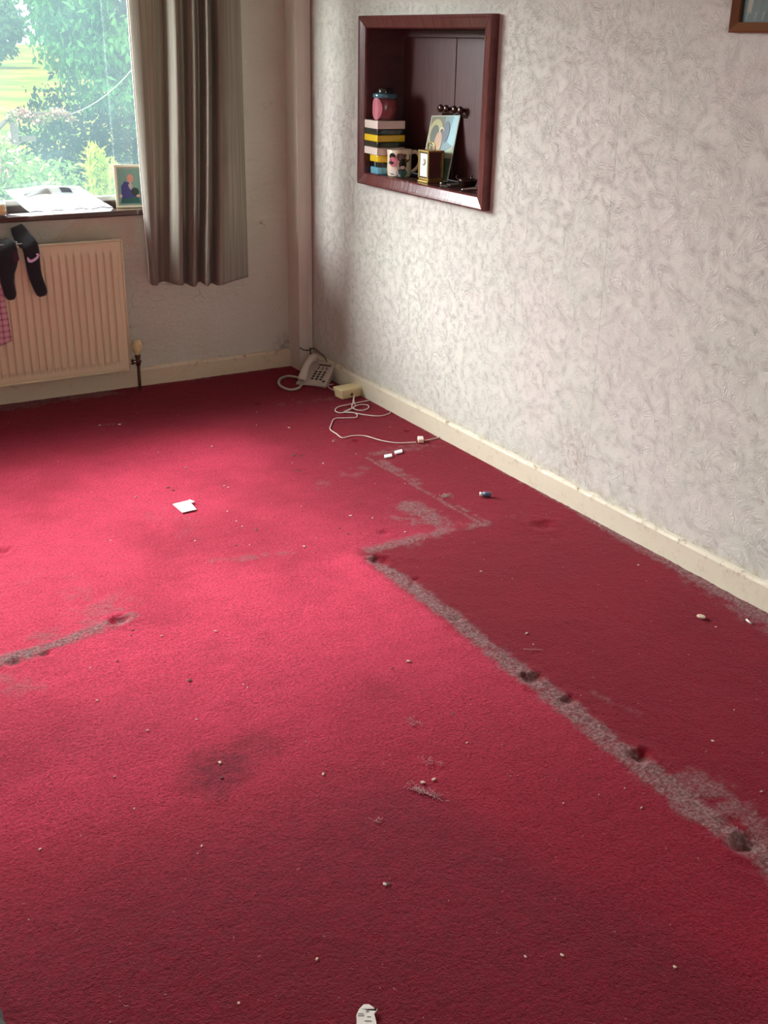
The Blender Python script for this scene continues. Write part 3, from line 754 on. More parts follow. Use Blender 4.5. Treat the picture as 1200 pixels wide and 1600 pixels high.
def clock():
    T0 = thing('carriage_clock', 'small brass carriage clock with a white dial panel and top handle', 'clock', (0.056, -1.073, SZ))
    w, d = .034, .034      # half sizes (y, x)
    b = MB(); b.box((-d-.005, -w-.005, 0), (d+.005, w+.005, .008), M_BRASS); b.box((-d-.002, -w-.002, .008), (d+.002, w+.002, .018), M_BRASS); b.build('plinth', T0, bevel=.002)
    for sx in (-1, 1):
        for sy in (-1, 1): MB().box((sx*d-.004, sy*w-.004, .018), (sx*d+.004, sy*w+.004, .118), M_BRASS).build('pillar', T0, bevel=.0012)
    b = MB(); b.box((-d-.005, -w-.005, .118), (d+.005, w+.005, .126), M_BRASS); b.build('top_plate', T0, bevel=.0015)
    b = MB(); b.box((-d+.002, -w+.003, .018), (d-.004, w-.003, .118), simple('clock_side', lin(76, 40, 28), .12, coat=.8)); b.build('case', T0)
    b = MB(); b.box((-d-.0015, -w+.008, .024), (-d+.002, w-.008, .114), simple('dial_white', lin(225, 232, 228), .25)); 
    b.lathe([(0, 0), (.014, 0), (.0145, .0006), (0, .0008)], M_WHITE, 24, T=TR((-d-.0016, 0, .082), ry=math.radians(-90)))
    b.box((-d-.0030, -.0006, .082), (-d-.0024, .0006, .092), M_BLACK); b.box((-d-.0030, -.006, .0815), (-d-.0024, 0, .0825), M_BLACK)
    b.build('dial', T0)
    b = MB(); b.tube([(0, -.024, .126), (0, -.026, .140), (0, -.018, .152), (0, 0, .155), (0, .018, .152), (0, .026, .140), (0, .024, .126)], .0028, M_BRASS, 8, sub=4); b.build('handle', T0)
clock()
# leaning picture card
def art(mb, shapes, T, dz=.0003, base=.0):
    """flat painted shapes, layered a hair apart, in the x/y plane of T"""
    for k, (pts, m) in enumerate(shapes):
        mb.add([(x, y, base+dz*(k+1)) for x, y in pts], [tuple(range(len(pts)))], m, False, T)
def ell(cx, cy, rx, ry, n=18): return [(cx+rx*math.cos(2*math.pi*k/n), cy+ry*math.sin(2*math.pi*k/n)) for k in range(n)]
def A(name, r, g_, b_, rough=.4): return simple('ink_'+name, lin(r, g_, b_), rough, var=.12, scale=90)
def card():
    T0 = thing('picture_card', 'unframed glossy picture of a pale arch leaning against the hatch doors', 'picture', (.093, -1.035, SZ))
    w, h, lean = .205, .262, math.radians(14)
    # parallel to the wall, facing the room, leaning back on the doors and slightly askew
    T = Matrix.Rotation(math.radians(-90), 4, 'Z') @ Matrix.Rotation(math.radians(90)-lean, 4, 'X') @ Matrix.Rotation(math.radians(4), 4, 'Z')
    # local x = width, local y = up, +z = towards the room
    m = MB(); m.box((-w/2, .0, -.004), (w/2, h, 0), A('card_edge', 200, 214, 196), T)
    cw, ch = w, h; w, h = .128, .285
    sh = [([(-w/2+.003, .003), (w/2-.003, .003), (w/2-.003, h-.003), (-w/2+.003, h-.003)], A('olive', 118, 120, 92)),
          ([(.000, .10), (w/2-.003, .10), (w/2-.003, h-.003), (.004, h-.003)], A('bluegrey', 120, 150, 158)),
          ([(.030, .17), (w/2-.003, .15), (w/2-.003, h-.003), (.040, h-.003)], A('skyblue', 150, 196, 204)),
          ([(-.002, .12), (.03, .13), (w/2-.003, .155), (w/2-.003, .10), (.0, .085)], A('palegreen', 168, 186, 158)),
          ([(-.010, .003), (w/2-.003, .003), (w/2-.003, .10), (.0, .10)], A('deepgreen', 70, 98, 82)),
          (ell(-.030, h-.075, .032, .060), A('archlight', 178, 174, 128)), (ell(-.032, h-.085, .020, .045), A('archdark', 98, 104, 92)),
          (ell(.016, h-.07, .016, .045), A('slate', 98, 112, 124)),
          (ell(-.010, .165, .017, .050), A('robe', 196, 160, 132)), (ell(-.003, .222, .011, .013), A('pale', 206, 206, 170)), (ell(-.001, .218, .006, .009), A('brownhair', 96, 74, 54)),
          ([(-.050, .09), (-.040, .16), (-.030, .09)], A('gold', 170, 160, 104)), ([(-.025, .08), (-.012, .14), (.0, .08)], A('gold2', 186, 176, 130))]
    sh = [([(x*cw/w, y*ch/h) for x, y in q], mm) for q, mm in sh]
    art(m, sh, T); m.build('print', T0, fix=False)
card()
def dish():
    T0 = thing('trinket_dish', 'dark bowl shaped trinket dish at the right end of the hatch shelf', 'dish', (.085, -1.30, SZ))
    b = MB(); b.lathe([(0, 0), (.024, 0), (.030, .006), (.040, .030), (.042, .034), (.038, .034), (.028, .010), (0, .008)], M_BRONZE, 32); b.build('bowl', T0)
    for a in (.6, 2.6, 4.4):
        MB().tube([(.036*math.cos(a), .036*math.sin(a), .030), (.046*math.cos(a), .046*math.sin(a), .040), (.040*math.cos(a), .040*math.sin(a), .048)], .003, M_BRONZE, 8, sub=3).build('rim_lug', T0)
dish()
b = MB(); b.tube([(-.034, .03, .012), (-.01, .01, .016), (.012, -.01, .017), (.03, -.03, .012)], [.004, .010, .012, .006], M_SILVER, 12, sub=4, squash=.6)
b.tube([(.03, -.03, .012), (.044, -.040, .010)], .003, M_SILVER, 8)
tag(b.build('silver_trinket', loc=(.040, -1.405, SZ-.005)), 'shiny silver trinket lying in front of the dark dish', 'trinket')
b = MB(); b.tube([(-.012, .0, .005), (.012, 0, .005)], .005, M_SILVER, 10)
tag(b.build('silver_thimble', loc=(.060, -1.155, SZ), rot=(0, 0, .7)), 'tiny silver cap lying before the leaning picture', 'cap')
b = MB(); b.prism([(-.05, -.03), (.05, -.035), (.055, .02), (.0, .035), (-.045, .025)], 0, .004, simple('old_cloth', lin(62, 50, 42), .8, bump=.003)); b.prism([(-.03, -.02), (.035, -.02), (.03, .015), (-.02, .02)], .004, .008, simple('old_cloth_b', lin(78, 66, 56), .8))
tag(b.build('leather_wallet', loc=(.075, -1.215, SZ), bevel=.002), 'flat dark brown wallet shaped item behind the tiny silver cap', 'wallet')

# ---------------------------------------------------------------- framed photograph on the wall
def wall_picture():
    y1, y0, z0, z1 = -2.667, -3.02, 1.588, 1.90
    T0 = thing('wall_picture', 'wooden framed group photograph hanging high on the white wall', 'picture', (0, (y0+y1)/2, z0))
    oy = (y0+y1)/2; fw = .026
    O = [(y0, z0), (y1, z0), (y1, z1), (y0, z1)]; I = [(y0+fw, z0+fw), (y1-fw, z0+fw), (y1-fw, z1-fw), (y0+fw, z1-fw)]
    M_F = simple('frame_walnut', lin(112, 72, 44), .3, scale=14)
    for q in range(4):
        o0, o1, i0, i1 = O[q], O[(q+1) % 4], I[q], I[(q+1) % 4]
        vs = []
        for o, i in ((o0, i0), (o1, i1)):
            for x, p in ((-.001, o), (-.018, o), (-.022, (o[0]*.8+i[0]*.2, o[1]*.8+i[1]*.2)), (-.012, i), (-.001, i)): vs.append((x, p[0]-oy, p[1]-z0))
        k = 5; MB().add(vs, [(j, (j+1) % k, k+(j+1) % k, k+j) for j in range(k)]+[tuple(range(k)), tuple(range(2*k-1, k-1, -1))], M_F).build('frame_rail', T0)
    m = MB(); T = Matrix(((0, 0, -1, -.004), (-1, 0, 0, 0), (0, 1, 0, 0), (0, 0, 0, 1)))  # local x -> -y (right), y -> z, z -> -x
    W2 = (y1-y0)/2-fw; H = z1-z0
    sh = [([(-W2, fw), (W2, fw), (W2, H-fw), (-W2, H-fw)], A('darkteal', 44, 64, 58, .5))]
    pal = [A('grey', 78, 90, 84, .5), A('olive2', 62, 72, 60, .5), A('greygreen', 56, 76, 70, .5)]
    xs = [-W2+.028, -W2+.058, -W2+.085, -W2+.115, -W2+.15, -W2+.185, -W2+.22, -W2+.25]
    for k, x in enumerate(xs):
        cm = A('cream', 136, 130, 104, .5) if k == 0 else pal[k % 3]
        sh += [([(x-.009, fw+.024), (x+.006, fw+.022), (x+.011, fw+.062), (x-.006, fw+.062)], cm), ([(x-.010, fw+.006), (x-.006, fw+.004), (x+.0, fw+.024), (x-.008, fw+.026)], A('legs', 100, 110, 102, .5)),
               (ell(x+.002, fw+.076, .007, .009), A('face', 112, 104, 86, .5)), (ell(x+.014, fw+.120+.006*(k % 2), .007, .009), pal[(k+1) % 3]), ([(x+.004, fw+.09), (x+.024, fw+.09), (x+.02, fw+.112), (x+.008, fw+.112)], pal[(k+2) % 3])]
    art(m, sh, T, .00008); m.build('photograph', T0, fix=False)
wall_picture()

# ---------------------------------------------------------------- windowsill things
def sill_photo():
    w, h = .128, .188
    T0 = thing('photo_frame', 'small gilt framed photo of a person in purple, on the sill beside the curtain', 'photo frame', (-.855, .028, .829), (math.radians(-8), 0, math.radians(-14)))
    f = MB(); M_G = simple('gilt', lin(232, 222, 192), .3, .1)
    for lo, hi in (((-w/2, -.006, 0), (w/2, .006, .011)), ((-w/2, -.006, h-.011), (w/2, .006, h)), ((-w/2, -.006, .011), (-w/2+.011, .006, h-.011)), ((w/2-.011, -.006, .011), (w/2, .006, h-.011))): f.box(lo, hi, M_G)
    f.build('frame', T0, bevel=.002)
    m = MB(); T = Matrix(((1, 0, 0, 0), (0, 0, -1, -.001), (0, 1, 0, 0), (0, 0, 0, 1)))
    a, b_, c, d = -w/2+.011, w/2-.011, .011, h-.011
    sh = [([(a, c), (b_, c), (b_, d), (a, d)], A('mount', 150, 170, 160)), ([(a+.006, c+.006), (b_-.004, c+.006), (b_-.004, d-.008), (a+.006, d-.008)], A('backdrop', 120, 160, 146)),
          ([(a+.010, .020), (.045, .020), (.040, .050), (-.035, .052)], A('greentrouser', 30, 92, 88)),
          ([(-.038, .040), (.010, .045), (.040, .055), (.030, .075), (.004, .090), (.0, .110), (-.020, .116), (-.036, .095)], A('purple', 60, 58, 128)),
          (ell(.006, .128, .014, .019), A('skin', 214, 150, 130)), ([(-.005, .10), (.006, .112), (.014, .100), (.010, .075), (.0, .085)], A('shirt', 190, 180, 180)),
          (ell(.024, .070, .018, .018), A('darkplant', 24, 48, 44)), (ell(.038, .052, .009, .006), A('hand', 220, 180, 160)), (ell(-.040, .052, .006, .008), A('hand2', 220, 190, 170))]
    art(m, sh, T, .0002); m.build('photograph', T0, fix=False)
    s_ = MB(); s_.hexa([(-.02, .006, .01), (.02, .006, .01), (.02, .030, .006), (-.02, .030, .006), (-.015, .006, .12), (.015, .006, .12), (.015, .010, .12), (-.015, .010, .12)], M_BLACK); s_.build('strut', T0)
sill_photo()
# white plastic bag spread over the sill
def bag():
    P = [(-1.405, .036), (-1.075, .060), (-.955, -.030), (-1.33, -.062)]
    ang = lambda: random.random()
    rn = np.random.default_rng(5)
    k1 = rn.normal(0, 9, (10, 2)); ph = rn.random(10)*6.28
    def f(u, v):
        x = (P[0][0]*(1-u)+P[1][0]*u)*(1-v)+(P[3][0]*(1-u)+P[2][0]*u)*v
        y = (P[0][1]*(1-u)+P[1][1]*u)*(1-v)+(P[3][1]*(1-u)+P[2][1]*u)*v
        bulge = (math.sin(math.pi*u)*math.sin(math.pi*min(1, v*1.0)))**.6 if 0 < u < 1 and 0 < v < 1 else 0
        wr = sum(math.sin(a*u+b*v+p) for (a, b), p in zip(k1, ph))/10
        z = .846+.034*bulge*(1-.25*v)+.020*abs(wr)*(.25+bulge)+ 0.085*(1-v)**1.2
        if v > .85: z += .003*math.sin(u*24)*(v-.85)/.15
        return (x+1.2, y+.010*wr*(.4), z-.829)
    mb = MB(); mb.grid(f, 90, 40, M_PLASTICBAG)
    # under side closing the bag
    mb.grid(lambda u, v: (f(u, v)[0], f(u, v)[1], .0012 if v < .93 else f(u, v)[2]-.004), 30, 14, M_PLASTICBAG)
    o = tag(mb.build('plastic_bag', loc=(-1.2, 0, .829), fix=False), 'crumpled white plastic bag lying on the windowsill', 'bag')
    p = MB(); 
    def g(u, v, u0, u1, v0, v1): q = f(u0+(u1-u0)*u, v0+(v1-v0)*v); return (q[0], q[1], q[2]+.0012)
    p.grid(lambda u, v: g(u, v, .56, .70, .42, .58), 8, 8, A('printblue', 150, 166, 190)); p.grid(lambda u, v: g(u, v, .60, .78, .25, .32), 8, 4, A('printgrey', 180, 190, 200))
    p.grid(lambda u, v: g(u, v, .12, .42, .35, .55), 10, 8, A('printpale', 226, 236, 236)); p.build('printed_marks', o, fix=False)
bag()
T0 = thing('candle_jar', 'orange candle in a glass tumbler at the left end of the sill', 'candle', (-1.450, -.008, .829))
MB().lathe([(0, 0), (.034, 0), (.036, .006), (.036, .068), (.034, .068), (.033, .008), (0, .007)], M_GLASS, 32).build('tumbler', T0)
MB().lathe([(0, .009), (.0315, .009), (.0315, .052), (.0, .053)], simple('wax', lin(255, 196, 130), .5), 32).build('wax', T0)

# ---------------------------------------------------------------- socks, checked cloth, wire airer
M_SOCK = simple('black_knit', lin(26, 27, 34), .9, var=.25, scale=60, bump=.002, bscale=260, sheen=.4)
M_SOCKH = simple('heel_knit', lin(72, 46, 66), .9, bump=.002, bscale=200)
M_SWOOSH = simple('logo_lilac', lin(226, 196, 236), .5)
T0 = thing('wire_airer', 'thin white wire airer hooked over the radiator top', 'airer', (-1.75, -.115, .72))
MB().tube([(-.45, 0, .006), (.36, 0, .006)], .0020, M_WHITE, 6).build('front_rod', T0)
for hx in (-.40, .34): MB().tube([(hx, 0, .006), (hx, .012, .012), (hx, .05, .012), (hx, .052, -.02)], .002, M_WHITE, 6).build('hook', T0)
def ribbon(secs, th, n=14):
    """closed flattened tube: secs = (centre x, centre z, half width, y, tilt)"""
    vs = []; fs = []
    for i, (x, z, hw, y) in enumerate(secs):
        a = secs[max(0, i-1)]; b = secs[min(len(secs)-1, i+1)]; tx, tz = b[0]-a[0], b[1]-a[1]; L = math.hypot(tx, tz) or 1; px, pz = tz/L, -tx/L
        for k in range(n):
            t = 2*math.pi*k/n; cu = math.cos(t); su = math.sin(t)
            cu = math.copysign(abs(cu)**.7, cu)
            vs.append((x+px*hw*cu, y+th*su, z+pz*hw*cu))
    for i in range(len(secs)-1):
        for k in range(n):
            j = (k+1) % n; fs.append((i*n+k, i*n+j, (i+1)*n+j, (i+1)*n+k))
    fs.append(tuple(range(n-1, -1, -1))); fs.append(tuple((len(secs)-1)*n+k for k in range(n)))
    return vs, fs
# sock with the pale swoosh
T0 = thing('sock', 'black sock with a pale lilac swoosh, draped over the radiator, right one', 'sock', (-1.375, -.12, .72), group=None)
ox, oz = -1.375, .72
secs = [(-1.392, .790, .026, -.050), (-1.385, .770, .034, -.060), (-1.378, .745, .037, -.085), (-1.368, .728, .038, -.112), (-1.360, .715, .036, -.124), (-1.357, .69, .034, -.127), (-1.356, .65, .032, -.127), (-1.354, .61, .030, -.126), (-1.350, .58, .029, -.126), (-1.342, .55, .028, -.126), (-1.334, .525, .027, -.126), (-1.330, .508, .024, -.126), (-1.328, .498, .016, -.126)]
vs, fs = ribbon([(x-ox, z-oz, hw, y+.12) for x, z, hw, y in secs], .0075)
sk = MB().add(vs, fs, M_SOCK, True).build('knit_body', T0)
sw = MB(); up_ = [(-.028, .006), (-.026, -.004), (-.018, -.012), (-.004, -.010), (.018, .0), (.032, .014)]; lo_ = [(.032, .014), (.012, -.012), (-.006, -.021), (-.020, -.020), (-.029, -.010), (-.028, .006)]
pts = [(-.026, .010), (-.030, -.006), (-.024, -.020), (-.008, -.023), (.012, -.014), (.028, .000), (.034, .016), (.028, .024), (.016, .022), (.022, .010), (.010, .001), (-.004, -.007), (-.014, -.007), (-.020, .000)]
sw.prism([(x*.85, z*.8) for x, z in pts], 0, .001, M_SWOOSH, T=Matrix(((1, 0, 0, -1.356-ox), (0, 0, -1, -.0153), (0, 1, 0, .665-oz), (0, 0, 0, 1)))); sw.build('swoosh_logo', T0)
# sock at the left edge
T0 = thing('sock', 'black sock with a plum coloured heel, draped over the radiator at left edge', 'sock', (-1.46, -.12, .72))
ox = -1.46
secs = [(-1.470, .742, .030, -.075), (-1.468, .732, .042, -.10), (-1.462, .720, .046, -.118), (-1.460, .70, .046, -.126), (-1.460, .67, .046, -.128), (-1.463, .645, .041, -.128), (-1.470, .61, .034, -.128), (-1.472, .57, .029, -.127), (-1.468, .54, .027, -.127), (-1.465, .515, .026, -.127), (-1.463, .502, .020, -.127), (-1.462, .495, .012, -.127)]
vs, fs = ribbon([(x-ox, z-oz, hw, y+.12) for x, z, hw, y in secs], .0085)
MB().add(vs, fs, M_SOCK, True).build('knit_body', T0)
vs, fs = ribbon([(x-ox, z-oz, hw, y+.12) for x, z, hw, y in [(-1.432, .700, .008, -.126), (-1.430, .685, .016, -.128), (-1.429, .665, .017, -.128), (-1.431, .650, .008, -.127)]], .0095)
MB().add(vs, fs, M_SOCKH, True).build('heel_patch', T0)
# checked cloth
def check_mat():
    m = NM('pink_check'); P = m.co.outputs['Object']; sx = m.new('ShaderNodeSeparateXYZ'); m.l.new(P, sx.inputs[0])
    def band(s_, k, lo): return m.smooth(m.math('ABSOLUTE', m.math('SUBTRACT', m.math('FRACT', m.math('MULTIPLY', s_, k)), .5)), lo, lo+.04, 1.0, 0.0)
    a = m.math('MULTIPLY', m.math('ADD', band(sx.outputs['X'], 38.0, .10), band(sx.outputs['Z'], 38.0, .10)), .5)
    a2 = m.math('MULTIPLY', m.math('ADD', band(sx.outputs['X'], 76.0, .06), band(sx.outputs['Z'], 76.0, .06)), .22)
    m.col(m.mix(m.math('ADD', a, a2, clamp=True), lin(216, 168, 178), lin(140, 50, 90))); m.b.inputs['Roughness'].default_value = .9
    m.l.new(m.bump(m.noise(P, 220.0, 2), .001), m.b.inputs['Normal']); return m.m
mb = MB()
mb.grid(lambda u, v: (-.30+.30*u+(.020*v), -.004*math.sin(u*20+v*3)-.003*math.sin(v*9), -.41*v+(.008*math.sin(u*14) if v > .9 else 0)), 60, 40, check_mat())
tag(mb.build('checked_cloth', loc=(-1.498, -.113, .712), solid=.003), 'pink and plum checked cloth hanging from the radiator top', 'cloth')

# ---------------------------------------------------------------- telephone
def phone():
    T0 = thing('telephone', 'grey push button desk telephone on the carpet in the corner', 'telephone', (-.164, -.405, .0), (0, 0, math.radians(-49.9)))
    # local: x right, y back; front edge at y=0, face rises and narrows to the back
    W2, L = .0775, .166
    b = MB(); prof = [(0, .004), (0, .016), (.03, .026), (.09, .050), (L, .085), (L, .062), (.12, .026), (.06, .004)]
    k = len(prof); n = 12; vs = []
    for i in range(n+1):
        t_ = -1+2*i/n
        for y, z in prof: vs.append((W2*t_*(1-.17*y/L), y+(.010*(1-t_*t_) if y < .01 else 0), z))
    fs = [(i*k+j, (i+1)*k+j, (i+1)*k+(j+1) % k, i*k+(j+1) % k) for i in range(n) for j in range(k)]+[tuple(range(k)), tuple(n*k+j for j in range(k-1, -1, -1))]
    b.add(vs, fs, M_PHONE); b.build('base', T0, bevel=.003)
    sl = math.atan2(.085-.026, L-.03)
    FT = lambda x, s: Matrix.Translation((x, .03+s*math.cos(sl), .0265+s*math.sin(sl))) @ Matrix.Rotation(sl, 4, 'X')
    for c in range(3):
        for r in range(4):
            kb = MB(); kb.box((-.0065, -.0045, 0), (.0065, .0045, .004), M_KEY, FT(-.008+c*.022, .012+r*.0185)); kb.build('key', T0, bevel=.001)
    for c in range(3):
        for r in range(2):
            kb = MB(); kb.box((-.005, -.003, 0), (.005, .003, .003), M_PHONEK, FT(-.006+c*.021, .090+r*.013)); kb.build('memory_key', T0)
    kb = MB(); kb.box((-.0065, -.0045, 0), (.0065, .0045, .004), M_KEY, FT(.056, .000)); kb.build('key', T0)
    d = MB(); d.box((-.014, -.004, 0), (.050, .005, .0015), M_KEY, FT(0, .121)); d.build('index_strip', T0)
    d = MB(); d.box((-.016, -.003, 0), (.056, .003, .006), M_PHONEL, FT(0, .136)); d.build('top_ridge', T0, bevel=.001)
    # handset in its cradle along the left side
    h = MB(); q = []
    for s, up, r in ((-.022, .020, .017), (-.012, .024, .022), (.010, .028, .023), (.030, .040, .019), (.060, .050, .017), (.095, .052, .017), (.125, .046, .019), (.148, .038, .023), (.170, .034, .023), (.184, .030, .017)):
        q.append(((-.046, .022+s*.88*math.cos(sl)-up*math.sin(sl), .024+s*.88*math.sin(sl)+up*.8*math.cos(sl)), r))
    h.tube([p for p, r in q], [r for p, r in q], M_PHONEL, 16, sub=4, squash=.72); hs = h.build('handset', T0)
    # coiled cord looping out on the carpet
    P0 = T0.matrix_basis.inverted() if False else None
    inv = (Matrix.Translation((-.164, -.405, 0)) @ Rz(math.radians(-49.9))).inverted()
    W = [(-0.154, -0.356, 0.0220), (-0.193, -0.372, 0.0120), (-0.230, -0.411, 0.0080), (-0.277, -0.423, 0.0080), (-0.295, -0.377, 0.0080), (-0.287, -0.309, 0.0080), (-0.243, -0.231, 0.0080), (-0.198, -0.211, 0.0100), (-0.182, -0.235, 0.0140), (-0.167, -0.276, 0.0160)]
    P = [inv @ Vector(p) for p in W]
    c = MB(); c.tube(P, .0058, M_PHONE, 8, sub=16)
    # ridges of the coil
    vv = c.v; seg = 8
    rings = len(vv)//seg
    for i in range(rings):
        ctr = sum((Vector(vv[i*seg+k_]) for k_ in range(seg)), Vector())/seg; f = 1.0+.16*(1 if i % 2 else -1)
        for k_ in range(seg): vv[i*seg+k_] = tuple(ctr+(Vector(vv[i*seg+k_])-ctr)*f)
    c.build('coiled_cord', T0)
M_PHONEK = simple('phone_small_key', lin(130, 116, 108), .4); M_PHONEL = simple('phone_light_plastic', lin(198, 184, 174), .28, var=.03)
phone()
# junction box
T0 = thing('junction_box', 'aged cream plastic telephone junction box on the carpet by the skirting', 'junction box', (-.125, -.655, 0), (0, 0, math.radians(6)))
b = MB(); b.hexa([(0.004, .003, 0), (.106, .003, 0), (.106, .067, 0), (.004, .067, 0), (0, 0, .032), (.110, 0, .032), (.110, .070, .032), (0, .070, .032)], M_CREAMPLASTIC); b.build('body', T0, bevel=.003)
b = MB(); b.box((-.004, -.004, .032), (.114, .074, .048), M_CREAMPLASTIC); b.build('lid', T0, bevel=.004)
b = MB(); b.lathe([(0, 0), (.008, 0), (.007, .002), (0, .002)], M_COPPER, 12, T=TR((.055, .002, .018), rx=math.radians(90))); b.build('cable_entry', T0)
# cables
def cable(name, pts, label, r=.0022):
    b = MB(); o = pts[0]; b.tube([(p[0]-o[0], p[1]-o[1], p[2]-o[2]) for p in pts], r, M_CABLE, 8, sub=8)
    return tag(b.build(name, loc=o), label, 'cable')
cable('telephone_cable', [(-.062, -.655, .016), (-0.123, -0.763, 0.0200), (-0.123, -0.776, 0.0050), (-0.181, -0.821, 0.0050), (-0.229, -0.836, 0.0040), (-0.239, -0.799, 0.0040), (-0.203, -0.756, 0.0050), (-0.141, -0.748, 0.0060), (-0.048, -0.733, 0.0040), (-0.003, -0.737, 0.0040), (-0.003, -0.800, 0.0040), (-0.003, -0.850, 0.0040)], 'white telephone cable curling from the junction box to the skirting')
cable('telephone_cable', [(-.064, -.656, .012), (-0.125, -0.755, 0.0120), (-0.152, -0.797, 0.0090), (-0.147, -0.825, 0.0040), (-0.123, -0.848, 0.0040), (-0.081, -0.826, 0.0040), (-0.068, -0.793, 0.0050), (-0.095, -0.779, 0.0080), (-0.128, -0.791, 0.0100), (-0.181, -0.821, 0.0080), (-0.218, -0.845, 0.0080), (-0.182, -0.864, 0.0050), (-0.148, -0.909, 0.0040), (-0.101, -0.954, 0.0040), (-0.041, -0.943, 0.0040), (-0.003, -0.902, 0.0040)], 'white telephone cable making a small loop before the junction box')
cable('telephone_cable', [(-0.229, -0.842, 0.0060), (-0.186, -0.847, 0.0040), (-0.176, -0.884, 0.0040), (-0.201, -0.923, 0.0040), (-0.246, -0.910, 0.0040), (-0.294, -0.896, 0.0040), (-0.350, -0.967, 0.0040), (-0.381, -1.019, 0.0040), (-0.385, -1.084, 0.0040), (-0.387, -1.139, 0.0040), (-0.339, -1.136, 0.0040), (-0.291, -1.162, 0.0040), (-0.259, -1.243, 0.0040), (-0.216, -1.302, 0.0040), (-0.145, -1.339, 0.0070)], 'long white cable running across the carpet to the small connector')
cable('telephone_cable', [(-0.099, -1.336, 0.0070), (-0.042, -1.328, 0.0040), (-0.003, -1.325, 0.0040), (-0.003, -1.365, 0.0040)], 'short white cable from the connector to the skirting')
cable('telephone_cable', [(-.06, -.44, .012), (-0.089, -0.439, 0.0060), (-0.094, -0.501, 0.0040), (-0.077, -0.541, 0.0060)], 'thin white cable between the telephone and junction box')
cable('telephone_cable', [(-.055, -.36, .05), (-0.003, -0.326, 0.0300), (-0.003, -0.338, 0.0040), (-0.004, -0.400, 0.0040), (-0.003, -0.409, 0.0040)], 'thin white cable hanging behind the telephone')
T0 = thing('cable_connector', 'small white in-line cable connector on the carpet beside the skirting', 'connector', (-0.113, -1.324, 0.001), (0, 0, math.radians(62)))
MB().box((-.022, -.012, 0), (.022, .012, .017), M_CABLE).build('body', T0, bevel=.003); MB().box((-.026, -.008, .003), (-.022, .008, .014), M_CREAMPLASTIC).build('plug', T0)

# ---------------------------------------------------------------- debris
M_CRUMB = simple('crumb_cream', lin(206, 180, 162), .8, var=.2, scale=200); M_CRUMBD = simple('crumb_dark', lin(84, 60, 54), .8, var=.3, scale=200)
M_LINT = simple('lint', lin(192, 146, 146), .95, var=.2, scale=300); M_PAPERW = simple('paper_white', lin(240, 242, 240), .6, var=.02)
def crumb_mesh(seed, m, squash=.7):
    bm = bmesh.new(); bmesh.ops.create_icosphere(bm, subdivisions=1, radius=1)
    r = random.Random(seed)
    d = [Vector((r.uniform(-1, 1), r.uniform(-1, 1), r.uniform(-1, 1))).normalized() for _ in range(6)]
    for v in bm.verts:
        n = v.co.normalized(); f = 1+sum(.55*math.copysign(abs(n.dot(q))**1.5, n.dot(q)) for q in d)/1.6
        v.co = n*f; v.co.z *= squash; v.co.x *= 1.15
    zm = min(v.co.z for v in bm.verts)
    for v in bm.verts: v.co.z -= zm*.8
    me = bpy.data.meshes.new('crumb'); bm.to_mesh(me); bm.free(); me.materials.append(m)
    for p in me.polygons: p.use_smooth = False
    return me
CM = [crumb_mesh(k, M_CRUMB) for k in range(5)]; CD = [crumb_mesh(k+9, M_CRUMBD, .5) for k in range(3)]
def crumb(p, r, dark=False, label=None, group=True, name=None):
    me = random.choice(CD if dark else CM); o = bpy.data.objects.new(name or ('dirt_crumb' if dark else 'crumb'), me); C.objects.link(o)
    o.location = (p[0], p[1], .0005); r = r*.66; o.scale = (r*1.1, r*random.uniform(.65, 1.0), r*.62); o.rotation_euler = (0, 0, random.random()*6.28)
    if label: tag(o, label, 'crumb')
    elif dark:
        w = 'beyond the paper square towards the window' if p[1] > -1.5 else ('between the paper square and the sofa dust line' if p[1] > -2.1 else 'on the nearer carpet left of the sofa dust line')
        tag(o, 'small dark crumb of dirt '+w, 'crumb', 'dark crumbs '+w)
    else:
        x, y = p
        if y > -1.30: w = 'on the carpet in front of the radiator and corner'
        elif y > -1.95 and x < -.75: w = 'on the carpet around the paper square'
        elif x > -.84: w = 'on the darker carpet between sofa dust line and right skirting'
        elif y > -2.45: w = 'on the carpet left of the sofa dust line corner'
        elif y > -3.05 and x < -1.5: w = 'on the left carpet around the dark soiled patch'
        elif y > -3.15: w = 'on the open carpet in the middle distance'
        else: w = 'on the near carpet towards the bottom of the photo'
        tag(o, 'small pale crumb '+w, 'crumb', 'pale crumbs '+w)
crumb((-1.102, -2.840), .0085, label='largest pale crumb, alone near the middle of the open carpet')
crumb((-1.726, -3.020), .0070, label='pale crumb on the edge of the dark soiled carpet patch')
crumb((-1.354, -3.313), .0080, label='pale crumb just above the strip of torn lint')
crumb((-1.327, -3.314), .0080, label='crumb right of the one above the torn lint strip')
